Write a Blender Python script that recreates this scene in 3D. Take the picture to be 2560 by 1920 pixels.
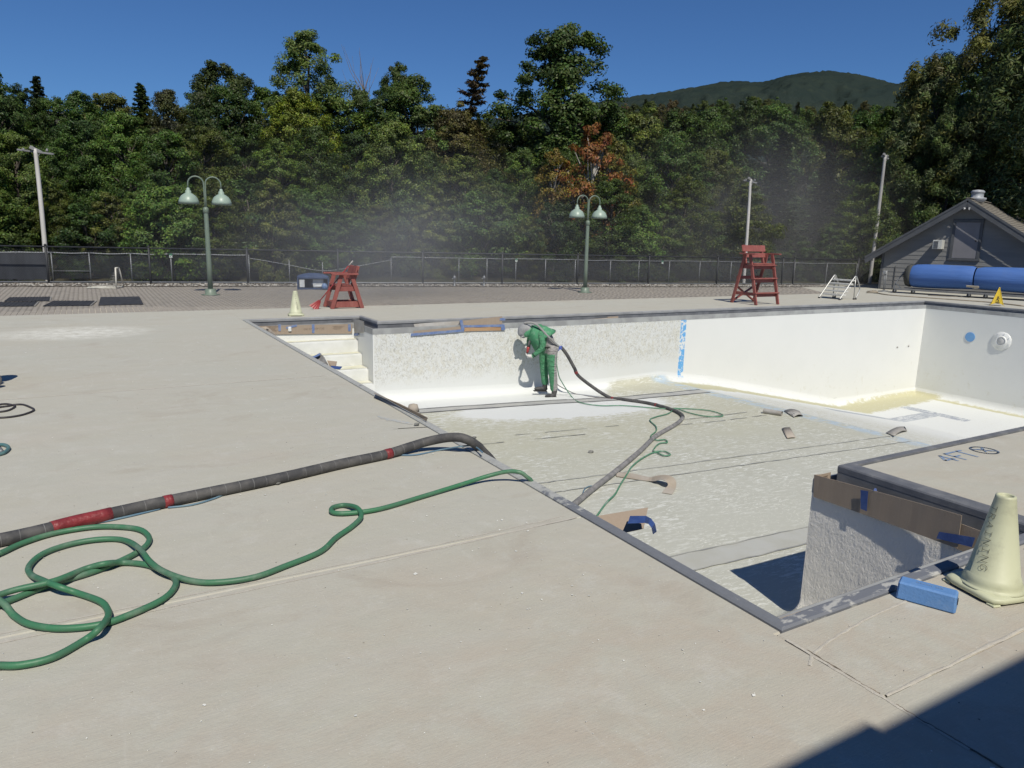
import bpy, bmesh, math, random
import numpy as np
from mathutils import Vector, Matrix, Euler
from math import radians as R, sin, cos, pi, sqrt, atan2

# ------------------------------------------------------------------ scene, camera, light
scene = bpy.context.scene
COL = scene.collection
for o in list(bpy.data.objects):
    bpy.data.objects.remove(o)
PW, PH = 2560.0, 1920.0                      # photograph's pixel grid (used to survey ground points)
FOC, YAW, PIT, ROL, CAMH = 1814.59, R(30.3648), R(11.4108), R(1.3771), 1.86
_f = Vector((sin(YAW)*cos(PIT), cos(YAW)*cos(PIT), -sin(PIT)))
_r0 = Vector((cos(YAW), -sin(YAW), 0)); _u0 = _r0.cross(_f)
_r = cos(ROL)*_r0 + sin(ROL)*_u0; _u = -sin(ROL)*_r0 + cos(ROL)*_u0
cam_d = bpy.data.cameras.new('camera'); cam = bpy.data.objects.new('camera', cam_d); COL.objects.link(cam)
m = Matrix((_r, _u, -_f)).transposed().to_4x4(); m.translation = (0, 0, CAMH)
cam.matrix_world = m
cam_d.sensor_width = 36; cam_d.lens = FOC/PW*36; cam_d.clip_start = .05; cam_d.clip_end = 12000
scene.camera = cam

SUN_AZ, SUN_EL = R(194), R(52)               # azimuth from +Y towards +X
world = bpy.data.worlds.new('World'); scene.world = world; world.use_nodes = True
wn = world.node_tree; wn.nodes.clear()
wo = wn.nodes.new('ShaderNodeOutputWorld'); bg = wn.nodes.new('ShaderNodeBackground'); sky = wn.nodes.new('ShaderNodeTexSky')
sky.sky_type = 'NISHITA'; sky.sun_disc = False; sky.sun_elevation = SUN_EL; sky.sun_rotation = SUN_AZ
sky.altitude = 600; sky.air_density = 1.0; sky.dust_density = .15; sky.ozone_density = 4.5
bg.inputs['Strength'].default_value = .043
skm = wn.nodes.new('ShaderNodeMix'); skm.data_type = 'RGBA'; skm.blend_type = 'MULTIPLY'; skm.inputs[0].default_value = 1; skm.inputs[7].default_value = (.84, 1.27, 1.78, 1)   # deep clear-air blue over the whole sky
wn.links.new(sky.outputs[0], skm.inputs[6]); wn.links.new(skm.outputs[2], bg.inputs['Color']); wn.links.new(bg.outputs[0], wo.inputs['Surface'])
sd = bpy.data.lights.new('sun', 'SUN'); sd.energy = 4.35; sd.angle = R(.53); sd.color = (1, .945, .83)
sun = bpy.data.objects.new('sun', sd); COL.objects.link(sun)
_ts = Vector((sin(SUN_AZ)*cos(SUN_EL), cos(SUN_AZ)*cos(SUN_EL), sin(SUN_EL)))
sun.rotation_euler = _ts.to_track_quat('Z', 'Y').to_euler(); sun.location = _ts*60
vs = scene.view_settings; vs.view_transform = 'Standard'; vs.look = 'None'; vs.exposure = 0; vs.gamma = 1; vs.use_curve_mapping = False
scene.cycles.max_bounces = 5; scene.cycles.diffuse_bounces = 3; scene.cycles.glossy_bounces = 2; scene.cycles.transmission_bounces = 2; scene.cycles.use_adaptive_sampling = True; scene.cycles.adaptive_threshold = .02; scene.cycles.volume_step_rate = 1.0; scene.cycles.transparent_max_bounces = 10; scene.cycles.volume_bounces = 0
scene.cycles.use_denoising = True
random.seed(4); rng = np.random.default_rng(7)

# ------------------------------------------------------------------ survey helpers (photo pixel -> place)
def ray(px, py): return _f*FOC + _r*(px-PW/2) - _u*(py-PH/2)
def G(px, py, z=0.):
    d = ray(px, py); t = (z-CAMH)/d.z; return Vector((d.x*t, d.y*t, z))
def HX(px, py, x):
    d = ray(px, py); t = x/d.x; return Vector((x, d.y*t, CAMH+d.z*t))
def HY(px, py, y):
    d = ray(px, py); t = y/d.y; return Vector((d.x*t, y, CAMH+d.z*t))
def AT(px, py, dist):                         # point at a horizontal distance along a pixel's ray
    d = ray(px, py); t = dist/sqrt(d.x*d.x+d.y*d.y); return Vector((d.x*t, d.y*t, CAMH+d.z*t))
def VL(px, py, A, B):                         # vertical plane through A and B
    d = ray(px, py); n = Vector((B.y-A.y, A.x-B.x, 0)); t = n.dot(Vector((A.x, A.y, 0)))/n.dot(d)
    return Vector((d.x*t, d.y*t, CAMH+d.z*t))

# ------------------------------------------------------------------ object helpers
def tag(o, label=None, cat=None, group=None, kind=None):
    for k, v in (('label', label), ('category', cat), ('group', group), ('kind', kind)):
        if v: o[k] = v
    return o
def empty(name, loc=(0, 0, 0), rz=0, label=None, cat=None, group=None, kind=None):
    o = bpy.data.objects.new(name, None); COL.objects.link(o); o.location = loc; o.rotation_euler = (0, 0, rz)
    o.empty_display_size = .1
    return tag(o, label, cat, group, kind)
def wmat(o):
    mm = o.matrix_basis.copy()
    while o.parent: o = o.parent; mm = o.matrix_basis @ mm
    return mm
class MB:
    def __init__(s): s.v = []; s.f = []; s.m = []; s.mi = 0
    def add(s, vs, fs):
        b = len(s.v); s.v += [tuple(p) for p in vs]; s.f += [tuple(b+i for i in f) for f in fs]; s.m += [s.mi]*len(fs); return s
    def box(s, c, d, rot=None):
        x, y, z = d[0]/2, d[1]/2, d[2]/2; c = Vector(c)
        P = [Vector(p) for p in ((-x,-y,-z),(x,-y,-z),(x,y,-z),(-x,y,-z),(-x,-y,z),(x,-y,z),(x,y,z),(-x,y,z))]
        if rot is not None: P = [rot @ p for p in P]
        return s.add([c+p for p in P], [(3,2,1,0),(4,5,6,7),(0,1,5,4),(1,2,6,5),(2,3,7,6),(3,0,4,7)])
    def bar(s, a, b, w, h, up=(0, 0, 1)):       # a plank from a to b, w wide (across), h thick (along up)
        a = Vector(a); b = Vector(b); d = (b-a); L = d.length; d = d/L; u = Vector(up)
        sd = d.cross(u); sd = sd.normalized() if sd.length > 1e-6 else Vector((1, 0, 0)); u = sd.cross(d)
        rot = Matrix((d, sd, u)).transposed()
        return s.box((a+b)/2, (L, w, h), rot)
    def tube(s, pts, r, n=8, cap=True, closed=False):
        pts = [Vector(p) for p in pts]; N = len(pts); rr = r if hasattr(r, '__len__') else [r]*N
        b = len(s.v); prev = None; V = []
        for i, p in enumerate(pts):
            t = (pts[min(i+1, N-1)]-pts[max(i-1, 0)])
            if t.length < 1e-9: t = Vector((0, 0, 1))
            t.normalize()
            if prev is None: q = Vector((0, 0, 1)) if abs(t.z) < .9 else Vector((1, 0, 0))
            else: q = prev
            q = (q - t*q.dot(t)).normalized(); prev = q; w = t.cross(q)
            for k in range(n):
                a = 2*pi*k/n; V.append(p + (q*cos(a)+w*sin(a))*rr[i])
        F = [(i*n+k, i*n+(k+1) % n, (i+1)*n+(k+1) % n, (i+1)*n+k) for i in range(N-1) for k in range(n)]
        if cap: F += [tuple(range(n-1, -1, -1)), tuple((N-1)*n+k for k in range(n))]
        return s.add(V, F)
    def cyl(s, a, b, r0, r1=None, n=12): return s.tube([a, b], [r0, r0 if r1 is None else r1], n)
    def lathe(s, prof, n=20, c=(0, 0, 0), ax=None, closed=False):  # prof: (radius, height)
        c = Vector(c); V = []; rot = Vector(ax).to_track_quat('Z', 'Y').to_matrix() if ax is not None else None
        for (r, z) in prof:
            for k in range(n):
                a = 2*pi*k/n; p = Vector((r*cos(a), r*sin(a), z))
                V.append(c + (rot @ p if rot else p))
        N = len(prof); F = [(i*n+k, i*n+(k+1) % n, (i+1)*n+(k+1) % n, (i+1)*n+k) for i in range(N-1) for k in range(n)]
        if closed: F += [((N-1)*n+k, (N-1)*n+(k+1) % n, (k+1) % n, k) for k in range(n)]
        else:
            if prof[0][0] > 1e-4: F.append(tuple(range(n-1, -1, -1)))
            if prof[-1][0] > 1e-4: F.append(tuple((N-1)*n+k for k in range(n)))
        return s.add(V, F)
    def sheet(s, rows, th=0):                   # grid of points (list of rows); optional thickness along normals
        nr, nc = len(rows), len(rows[0]); V = [Vector(p) for r_ in rows for p in r_]
        F = [(i*nc+j, i*nc+j+1, (i+1)*nc+j+1, (i+1)*nc+j) for i in range(nr-1) for j in range(nc-1)]
        if not th: return s.add(V, F)
        Nn = []
        for i in range(nr):
            for j in range(nc):
                a = V[min(i+1, nr-1)*nc+j]-V[max(i-1, 0)*nc+j]; b = V[i*nc+min(j+1, nc-1)]-V[i*nc+max(j-1, 0)]
                n_ = b.cross(a); Nn.append(n_.normalized() if n_.length > 1e-9 else Vector((0, 0, 1)))
        V2 = [v - n_*th for v, n_ in zip(V, Nn)]; o = len(V)
        F2 = [tuple(o+i for i in reversed(f)) for f in F]
        ring = [j for j in range(nc)] + [i*nc+nc-1 for i in range(1, nr)] + [(nr-1)*nc+j for j in range(nc-2, -1, -1)] + [i*nc for i in range(nr-2, 0, -1)]
        F3 = [(ring[k], ring[k-1], o+ring[k-1], o+ring[k]) for k in range(len(ring))]
        return s.add(V+V2, F+F2+F3)
    def prism(s, poly, z0, z1):                 # polygon in xy extruded in z
        n = len(poly)
        return s.add([(x, y, z0) for x, y in poly]+[(x, y, z1) for x, y in poly],
                     [tuple(range(n-1, -1, -1)), tuple(range(n, 2*n))]+[(i, (i+1) % n, n+(i+1) % n, n+i) for i in range(n)])
    def build(s, name, mat, parent=None, smooth=False, world=False, bev=0, base=None):
        me = bpy.data.meshes.new(name); V = s.v
        o = bpy.data.objects.new(name, me); COL.objects.link(o)
        if parent is not None:
            o.parent = parent
            if world:
                inv = wmat(parent).inverted(); V = [tuple(inv @ Vector(p)) for p in V]
        elif base is None and V:
            a = np.array(V); c = (a.min(0)+a.max(0))/2; c[2] = a[:, 2].min(); o.location = c; V = (a-c).tolist()
        elif base is not None:
            o.location = base; V = [(p[0]-base[0], p[1]-base[1], p[2]-base[2]) for p in V]
        me.from_pydata(V, [], s.f)
        ml = mat if isinstance(mat, (list, tuple)) else [mat]
        for q in ml: me.materials.append(q)
        if len(ml) > 1: me.polygons.foreach_set('material_index', s.m)
        if smooth: me.polygons.foreach_set('use_smooth', [True]*len(me.polygons))
        me.update()
        if bev:
            bm = bmesh.new(); bm.from_mesh(me)
            bmesh.ops.recalc_face_normals(bm, faces=bm.faces)
            eds = [e for e in bm.edges if len(e.link_faces) == 2 and e.calc_face_angle(0) > R(25)]
            bmesh.ops.bevel(bm, geom=eds, offset=bev, segments=2 if bev > .012 else 1, affect='EDGES', clamp_overlap=True)
            bm.to_mesh(me); bm.free()
        return o
def npmesh(name, V, F, mat, nv=4, parent=None, attrs=None):    # big meshes from arrays
    me = bpy.data.meshes.new(name); V = np.asarray(V, 'f4'); F = np.asarray(F, 'i4')
    me.vertices.add(len(V)); me.vertices.foreach_set('co', V.ravel())
    me.loops.add(F.size); me.loops.foreach_set('vertex_index', F.ravel())
    me.polygons.add(len(F)); me.polygons.foreach_set('loop_start', np.arange(len(F), dtype='i4')*nv)
    me.update(calc_edges=True); me.materials.append(mat)
    return me
def link(name, me, parent=None, loc=(0, 0, 0)):
    o = bpy.data.objects.new(name, me); COL.objects.link(o); o.location = loc
    if parent is not None: o.parent = parent
    return o
def copy_tree(o, parent=None):
    c = o.copy(); COL.objects.link(c); c.parent = parent
    for ch in list(o.children): copy_tree(ch, c)
    return c
def crom(P, n=8, closed=False):                # Catmull-Rom through the points
    P = [Vector(p) for p in P]; out = []; N = len(P)
    for i in range(N-1):
        a, b, c, d = P[max(i-1, 0)], P[i], P[i+1], P[min(i+2, N-1)]
        for k in range(n):
            t = k/n; out.append(.5*((2*b)+(c-a)*t+(2*a-5*b+4*c-d)*t*t+(3*b-a-3*c+d)*t**3))
    out.append(P[-1]); return out
def ribbon(mb, pts, w, up=None, lift=0):        # flat stroke along a polyline lying in a surface; up(p) -> normal
    pts = [Vector(p) for p in pts]
    for a, b in zip(pts[:-1], pts[1:]):
        n = up((a+b)/2) if up else Vector((0, 0, 1)); d = (b-a); 
        if d.length < 1e-6: continue
        d.normalize(); s_ = d.cross(n).normalized()*w/2; e = d*w*.3; l = n*lift
        mb.add([a-e-s_+l, b+e-s_+l, b+e+s_+l, a-e+s_+l], [(0, 1, 2, 3)])
    return mb

# ------------------------------------------------------------------ materials
MATS = {}
def nodes_of(name):
    mt = bpy.data.materials.new(name); mt.use_nodes = True; nt = mt.node_tree
    return mt, nt, nt.nodes, nt.links, nt.nodes['Principled BSDF']
class N:                                        # tiny node-graph helper
    def __init__(s, nt): s.t = nt
    def _set(s, sock, v):
        if hasattr(v, 'is_output') or isinstance(v, bpy.types.NodeSocket): s.t.links.new(v, sock)
        elif v is not None: sock.default_value = v
    def pos(s): return s.t.nodes.new('ShaderNodeNewGeometry').outputs['Position']
    def obj(s): return s.t.nodes.new('ShaderNodeTexCoord').outputs['Object']
    def map(s, v, sc=(1, 1, 1), loc=(0, 0, 0), rot=(0, 0, 0)):
        n = s.t.nodes.new('ShaderNodeMapping'); s.t.links.new(v, n.inputs[0]); n.inputs['Scale'].default_value = sc; n.inputs['Location'].default_value = loc; n.inputs['Rotation'].default_value = rot; return n.outputs[0]
    def noise(s, v, scale, det=4, rough=.55, dist=0):
        n = s.t.nodes.new('ShaderNodeTexNoise'); s.t.links.new(v, n.inputs['Vector']); n.inputs['Scale'].default_value = scale
        n.inputs['Detail'].default_value = det; n.inputs['Roughness'].default_value = rough; n.inputs['Distortion'].default_value = dist; return n.outputs['Fac']
    def voro(s, v, scale, feat='F1', out='Distance'):
        n = s.t.nodes.new('ShaderNodeTexVoronoi'); n.feature = feat; s.t.links.new(v, n.inputs['Vector']); n.inputs['Scale'].default_value = scale; return n.outputs[out]
    def sep(s, v): n = s.t.nodes.new('ShaderNodeSeparateXYZ'); s.t.links.new(v, n.inputs[0]); return n.outputs
    def ma(s, op, a, b=None, c=None, clamp=False):
        n = s.t.nodes.new('ShaderNodeMath'); n.operation = op; n.use_clamp = clamp
        s._set(n.inputs[0], a); s._set(n.inputs[1], b)
        if c is not None: s._set(n.inputs[2], c)
        return n.outputs[0]
    def ramp(s, v, a, b, lo=0., hi=1.):
        n = s.t.nodes.new('ShaderNodeMapRange'); s._set(n.inputs[0], v); n.inputs[1].default_value = a; n.inputs[2].default_value = b; n.inputs[3].default_value = lo; n.inputs[4].default_value = hi; n.clamp = True; return n.outputs[0]
    def mix(s, f, a, b, mode='MIX'):
        n = s.t.nodes.new('ShaderNodeMix'); n.data_type = 'RGBA'; n.blend_type = mode; s._set(n.inputs[0], f)
        for i, v in ((6, a), (7, b)):
            if isinstance(v, tuple): n.inputs[i].default_value = v if len(v) == 4 else (*v, 1)
            else: s.t.links.new(v, n.inputs[i])
        return n.outputs[2]
    def bump(s, h, st, dist=.01, nrm=None):
        n = s.t.nodes.new('ShaderNodeBump'); s.t.links.new(h, n.inputs['Height']); n.inputs['Strength'].default_value = st; n.inputs['Distance'].default_value = dist
        if nrm is not None: s.t.links.new(nrm, n.inputs['Normal'])
        return n.outputs[0]
def M(name, col, col2=None, sc=6, rough=.75, bump=0, bsc=60, metal=0, coord='obj', spec=.4, lo=.4, hi=.62, det=5, stretch=(1, 1, 1), dirt=None):
    if name in MATS: return MATS[name]
    mt, nt, nd, lk, bs = nodes_of(name); g = N(nt); v = g.map(g.obj() if coord == 'obj' else g.pos(), stretch)
    c2 = col2 or tuple(x*.8 for x in col)
    fac = g.ramp(g.noise(v, sc, det), lo, hi); cc = g.mix(fac, col, c2)
    if dirt: cc = g.mix(g.ramp(g.noise(v, dirt[1], 6, .7), .52, .68, 0, dirt[2]), cc, dirt[0])
    lk.new(cc, bs.inputs['Base Color'])
    bs.inputs['Roughness'].default_value = rough; bs.inputs['Metallic'].default_value = metal
    bs.inputs['Specular IOR Level'].default_value = spec
    if bump: lk.new(g.bump(g.noise(v, bsc, 4), bump, .01), bs.inputs['Normal'])
    MATS[name] = mt; return mt
# ------------------------------------------------------------------ surface materials
def deck_mat():
    mt, nt, nd, lk, bs = nodes_of('deck_concrete'); g = N(nt); p = g.pos(); s = g.sep(p)
    big = g.noise(p, .55, 4, .6); mid = g.noise(p, 2.3, 6, .65, .6); fine = g.noise(p, 70, 4, .75); streak = g.noise(g.map(p, (.5, 2.6, 1)), 1.6, 6, .65, .8)
    c = g.mix(g.ramp(big, .38, .62), (.448, .432, .366), (.445, .440, .382))
    c = g.mix(g.ramp(streak, .42, .7, 0, .6), c, (.47, .455, .405))
    tan = g.ma('MULTIPLY', g.ramp(s[1], 4.2, 1.2), g.ramp(mid, .42, .62))          # sandy worn coating towards the building
    c = g.mix(g.ma('MULTIPLY', tan, .7), c, (.435, .368, .298))
    c = g.mix(g.ma('MULTIPLY', g.ramp(g.noise(g.map(p, (1, 1.5, 1), (7, 3, 0)), .8, 6, .68, 1.2), .56, .7), .4), c, (.35, .305, .25)); c = g.mix(g.ma('MULTIPLY', g.ramp(g.noise(g.map(p, (1, 1, 1), (2, 9, 0)), 1.3, 6, .7, 1.5), .57, .66), .35), c, (.50, .50, .45))
    tan2 = g.ma('MULTIPLY', g.ramp(g.noise(p, .9, 3, .5), .55, .72), g.ramp(s[1], 14, 3))
    c = g.mix(g.ma('MULTIPLY', tan2, .35), c, (.46, .40, .33))
    d = g.ma('ADD', g.ma('MULTIPLY', g.ma('POWER', g.ma('DIVIDE', g.ma('SUBTRACT', s[0], -.25), 1.15), 2.), 1.), g.ma('POWER', g.ma('DIVIDE', g.ma('SUBTRACT', s[1], 15.1), .9), 2.))
    pile = g.ma('MULTIPLY', g.ramp(d, 1.5, .1), g.ramp(g.noise(p, 5, 7, .8), .36, .62))
    c = g.mix(pile, c, (.72, .72, .66))                                             # spilt blasting grit
    dust = g.ma('MULTIPLY', g.ramp(g.noise(p, 3.2, 7, .75), .55, .75), .5)
    c = g.mix(dust, c, (.56, .555, .52))
    drag = g.noise(g.map(p, (9, .8, 1), rot=(0, 0, .9)), 1.3, 7, .7, .4); c = g.mix(g.ramp(drag, .6, .72, 0, .35), c, (.53, .52, .47)); drag2 = g.noise(g.map(p, (.7, 11, 1), (3, 1, 0), (0, 0, .35)), 1.5, 6, .7, .3); c = g.mix(g.ramp(drag2, .62, .74, 0, .22), c, (.34, .305, .26))
    c = g.mix(g.ramp(g.noise(p, 8, 8, .85), .64, .8, 0, .6), c, (.3, .27, .24))     # scuffs
    c = g.mix(g.ramp(fine, .3, .75, 0, .25), c, (.31, .29, .26))
    c = g.mix(g.ramp(g.voro(p, 34), .05, .09, .65, 0), c, (.66, .65, .61))
    lk.new(c, bs.inputs['Base Color']); bs.inputs['Roughness'].default_value = .85; bs.inputs['Specular IOR Level'].default_value = .25
    h = g.ma('ADD', g.ma('ADD', g.ma('MULTIPLY', g.noise(p, 4, 5), 1.4), g.ma('MULTIPLY', fine, .3)), g.ma('MULTIPLY', g.noise(g.map(p, (6, 90, 1)), 1.5, 3), .18))
    lk.new(g.bump(h, .55, .012), bs.inputs['Normal']); return mt
DECK = deck_mat()
def basin_mat():
    mt, nt, nd, lk, bs = nodes_of('pool_plaster'); g = N(nt); p = g.pos(); s = g.sep(p); x, y, z = s[0], s[1], s[2]
    nrm = g.sep(nt.nodes.new('ShaderNodeNewGeometry').outputs['True Normal'])
    W_, O_, GG = (.64, .655, .64), (.45, .443, .35), (.455, .458, .405)
    n1 = g.noise(p, 1.1, 5, .6); n2 = g.noise(p, 4.5, 6, .7); edge = g.ma('MULTIPLY', g.ma('SUBTRACT', n2, .5), 1.1)
    scr = g.noise(g.map(p, (2.2, 9, 3)), 2.6, 6, .72, .6); scr2 = g.noise(g.map(p, (5, 14, 3), rot=(0, 0, .3)), 2.4, 7, .75, .5)
    # --- floor
    fl = g.mix(g.ramp(g.ma('ADD', y, g.ma('MULTIPLY', edge, 3)), 7.0, 10.5), GG, O_)
    fl = g.mix(g.ramp(n1, .4, .7, 0, .3), fl, (.36, .36, .30))
    patch = g.ramp(n1, .38, .6, .15, 1)
    fl = g.mix(g.ma('MULTIPLY', g.ma('MULTIPLY', g.ramp(scr, .53, .58), patch), .95), fl, (.64, .65, .61))
    fl = g.mix(g.ma('MULTIPLY', g.ma('MULTIPLY', g.ramp(scr2, .575, .61), g.ramp(g.noise(p, .7, 3), .42, .58, .1, 1)), .75), fl, (.72, .72, .66))
    fl = g.mix(g.ramp(g.voro(g.map(p, (1, 1.8, 1)), 13), .12, .18, .5, 0), fl, (.68, .68, .62))
    ye = g.ma('ADD', y, g.ma('MULTIPLY', edge, .9))
    wz = g.ramp(g.ma('ADD', ye, g.ramp(x, 10.2, 13.5, 0, -3)), 13.3, 13.55)
    el = g.ma('ADD', g.ma('POWER', g.ma('DIVIDE', g.ma('SUBTRACT', x, 8.9), 2.7), 2.), g.ma('POWER', g.ma('DIVIDE', g.ma('SUBTRACT', ye, 12.75), 1.05), 2.))
    wz = g.ma('MAXIMUM', wz, g.ramp(el, 1.12, .88))
    wz = g.ma('MAXIMUM', wz, g.ma('MULTIPLY', g.ramp(el, 2.6, 1.0), g.ramp(scr, .5, .56)))
    fl = g.mix(wz, fl, W_)
    deep = g.ramp(g.ma('ADD', x, edge), 13.3, 13.7)
    yc = g.ramp(x, 20, 25, 13.95, 14.35)
    dist = g.ma('ABSOLUTE', g.ma('SUBTRACT', g.ma('ADD', y, g.ma('MULTIPLY', edge, .8)), yc))
    ob = g.ramp(dist, .62, .45); ob = g.ma('MULTIPLY', ob, g.ramp(scr, .66, .6))
    rb = g.ma('MULTIPLY', g.ramp(g.ma('ADD', x, g.ma('MULTIPLY', edge, .3)), 24.95, 25.05), g.ramp(g.ma('ADD', x, g.ma('MULTIPLY', edge, .3)), 25.3, 25.2))
    ob = g.ma('MAXIMUM', ob, rb)
    dfl = g.mix(g.ramp(scr, .58, .66, 0, .5), W_, (.55, .53, .43)); dfl = g.mix(g.ramp(scr2, .6, .66, 0, .5), dfl, (.45, .43, .36))
    dfl = g.mix(g.ma('MULTIPLY', g.ma('MULTIPLY', g.ramp(x, 18.5, 15.5), g.ramp(y, 13.2, 12.2)), g.ramp(scr, .44, .54, .75, .1)), dfl, (.46, .45, .345))
    dfl = g.mix(ob, dfl, (.47, .45, .30))
    worn = g.ramp(g.noise(g.map(p, (1, 4, 1)), 4, 6, .75), .44, .5)
    def rect(x0, x1, y0, y1): 
        return g.ma('MULTIPLY', g.ma('MULTIPLY', g.ramp(x, x0-.02, x0+.02), g.ramp(x, x1+.02, x1-.02)), g.ma('MULTIPLY', g.ramp(y, y0-.02, y0+.02), g.ramp(y, y1+.02, y1-.02)))
    T = g.ma('MAXIMUM', g.ma('MULTIPLY', rect(17.6, 22.7, 12.33, 12.83), g.ramp(g.ma('FRACT', g.ma('MULTIPLY', y, 7.5)), .12, .2, .25, 1)), rect(22.7, 23.15, 11.55, 13.6))
    T = g.ma('MULTIPLY', T, g.ma('MAXIMUM', g.ramp(worn, 0, 1, .1, .95), g.ma('MULTIPLY', g.ramp(x, 20.6, 20.3), .92)))
    dfl = g.mix(g.ma('MULTIPLY', T, .85), dfl, (.25, .28, .34))
    fl = g.mix(deep, fl, dfl)
    pale = g.ma('MULTIPLY', g.ma('MULTIPLY', g.ramp(x, 12.9, 13.1), g.ramp(x, 13.6, 13.4)), g.ramp(g.noise(p, 5, 5), .4, .55))
    fl = g.mix(g.ma('MULTIPLY', pale, .55), fl, (.36, .50, .66))
    # --- walls
    pv = g.map(p, (1, 1, .8)); b1 = g.noise(pv, 6.5, 7, .72, 1.6); b2 = g.noise(g.map(p, (1.3, 1, .9), (4, 2, 1)), 13, 5, .7, 2.2)
    wl = g.mix(g.ramp(b1, .47, .57, 0, .6), W_, (.56, .545, .46)); wl = g.mix(g.ramp(b2, .53, .58, 0, .7), wl, (.36, .355, .32))
    wl = g.mix(g.ramp(g.ma('ADD', z, g.ma('MULTIPLY', edge, .5)), -1.1, -1.45), wl, W_)
    clean = g.mix(g.ramp(n1, .4, .75, 0, .35), (.70, .71, .69), (.64, .655, .635))
    clean = g.mix(g.ma('MULTIPLY', g.ramp(n2, .58, .72), g.ramp(z, -1.6, -2.6, 0, .5)), clean, (.55, .53, .44))
    wl = g.mix(g.ma('MAXIMUM', g.ramp(x, 13.9, 14.0), g.ma('MAXIMUM', g.ramp(y, 14.5, 14.4), g.ramp(x, 5.22, 5.2))), wl, clean)
    st = g.ma('MULTIPLY', g.ma('MULTIPLY', g.ramp(x, 13.94, 13.96), g.ramp(x, 14.16, 14.14)), g.ma('MULTIPLY', g.ramp(y, 14.3, 14.4), g.ramp(z, -1.95, -1.85)))
    st = g.ma('MULTIPLY', st, g.ramp(g.noise(p, 11, 5, .7), .44, .5)); wl = g.mix(st, wl, (.13, .38, .70))
    isl = g.ma('MULTIPLY', g.ramp(y, 3.9, 3.86), g.ramp(x, 5.6, 5.4)); wl = g.mix(isl, wl, (.82, .79, .735))
    flm = g.ramp(g.ma('ADD', nrm[2], g.ma('MULTIPLY', edge, .3)), .3, .6)
    c = g.mix(flm, wl, fl)
    lk.new(c, bs.inputs['Base Color']); bs.inputs['Roughness'].default_value = .7; bs.inputs['Specular IOR Level'].default_value = .3
    hh = g.ma('ADD', g.noise(g.map(p, (1, 1, .6)), 48, 6, .62, .5), g.ma('MULTIPLY', g.noise(p, 7, 4), 1.2))
    amt = g.ramp(isl, 0, 1, .12, .45)
    bn = nt.nodes.new('ShaderNodeBump'); lk.new(hh, bn.inputs['Height']); lk.new(amt, bn.inputs['Strength']); bn.inputs['Distance'].default_value = .025
    lk.new(bn.outputs[0], bs.inputs['Normal']); return mt
BASIN = basin_mat()
def coping_mat(name, metal, dusty, y0, y1):
    mt, nt, nd, lk, bs = nodes_of(name); g = N(nt); p = g.pos(); s = g.sep(p)
    w = g.ramp(g.ma('ADD', g.noise(p, 5, 7, .75), g.ramp(s[1], y0, y1, -.16, .13)), .47, .53)
    c = g.mix(w, metal, dusty); c = g.mix(g.ramp(g.noise(p, 30, 4), .4, .7, 0, .3), c, tuple(q*.7 for q in metal))
    lk.new(c, bs.inputs['Base Color']); bs.inputs['Roughness'].default_value = .55; bs.inputs['Specular IOR Level'].default_value = .4
    lk.new(g.bump(g.noise(p, 40, 4), .15, .005), bs.inputs['Normal']); return mt
COPING = coping_mat('coping_side', (.17, .18, .20), (.40, .405, .385), 3.6, 4.6)
COPING_FAR = M('coping_far', (.30, .305, .31), (.24, .245, .25), 3, .5, .1, 30, coord='pos')
COPING_NEAR = M('coping_near', (.155, .165, .19), (.40, .40, .385), 13, .6, .2, 40, coord='pos', lo=.53, hi=.6, det=9, stretch=(.6, 1.3, 1))
GUTTER = M('gutter_steel', (.235, .24, .25), (.17, .175, .185), 4, .45, .05, 30, metal=.25, coord='pos', spec=.5)
LIP = M('gutter_lip', (.37, .38, .375), (.28, .285, .285), 3, .5, .1, 20, coord='pos')

# ------------------------------------------------------------------ pool geometry
def offs(poly, d):                               # axis-aligned CCW polygon, positive = inwards
    n = len(poly); out = []
    for i in range(n):
        p0, p1, p2 = poly[i-1], poly[i], poly[(i+1) % n]; v = [0, 0]
        for a, b in ((p0, p1), (p1, p2)):
            dx, dy = b[0]-a[0], b[1]-a[1]; L = sqrt(dx*dx+dy*dy); v[0] += -dy/L*d; v[1] += dx/L*d
        out.append((p1[0]+v[0], p1[1]+v[1]))
    return out
E_IN = [(2.885, 2.20), (5.455, 2.20), (5.455, 3.735), (25.58, 3.735), (25.58, 14.93), (5.35, 14.93), (5.35, 16.13), (2.885, 16.13)]
E_OUT = offs(E_IN, -.08); E_OUT[1] = (5.60, 2.12); E_OUT[2] = (5.60, 3.66)
WALL = offs(E_IN, .17); WALL[2] = (5.285, 3.84); WALL[3] = (25.41, 3.84)
FZ = [(2.5, -1.40), (5.3, -1.46), (13.3, -1.74), (20.9, -3.3), (30, -3.3)]
def fz(x, y=None):
    return fz0(x)-(0 if y is None else .037*max(0, y-8)*min(1, max(0, (15-x)/4)))
def fz0(x):
    for (a, za), (b, zb) in zip(FZ[:-1], FZ[1:]):
        if x <= b: return za+(zb-za)*(x-a)/(b-a)
    return -3.3
def GF(px, py, dz=0):                             # pixel -> pool floor
    z = -1.5
    for _ in range(20): q = G(px, py, z); z = fz(q.x, q.y)
    q = G(px, py, z+dz); return q
pool = empty('pool_basin', (14, 9, 0), kind='structure')
def inside(x, y): return (WALL[0][0] < x < WALL[3][0] and WALL[2][1] < y < WALL[4][1]) or (WALL[0][0] < x < WALL[1][0] and WALL[0][1] < y <= WALL[2][1]) or (WALL[0][0] < x < WALL[5][0] and WALL[4][1] <= y < WALL[6][1])
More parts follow.
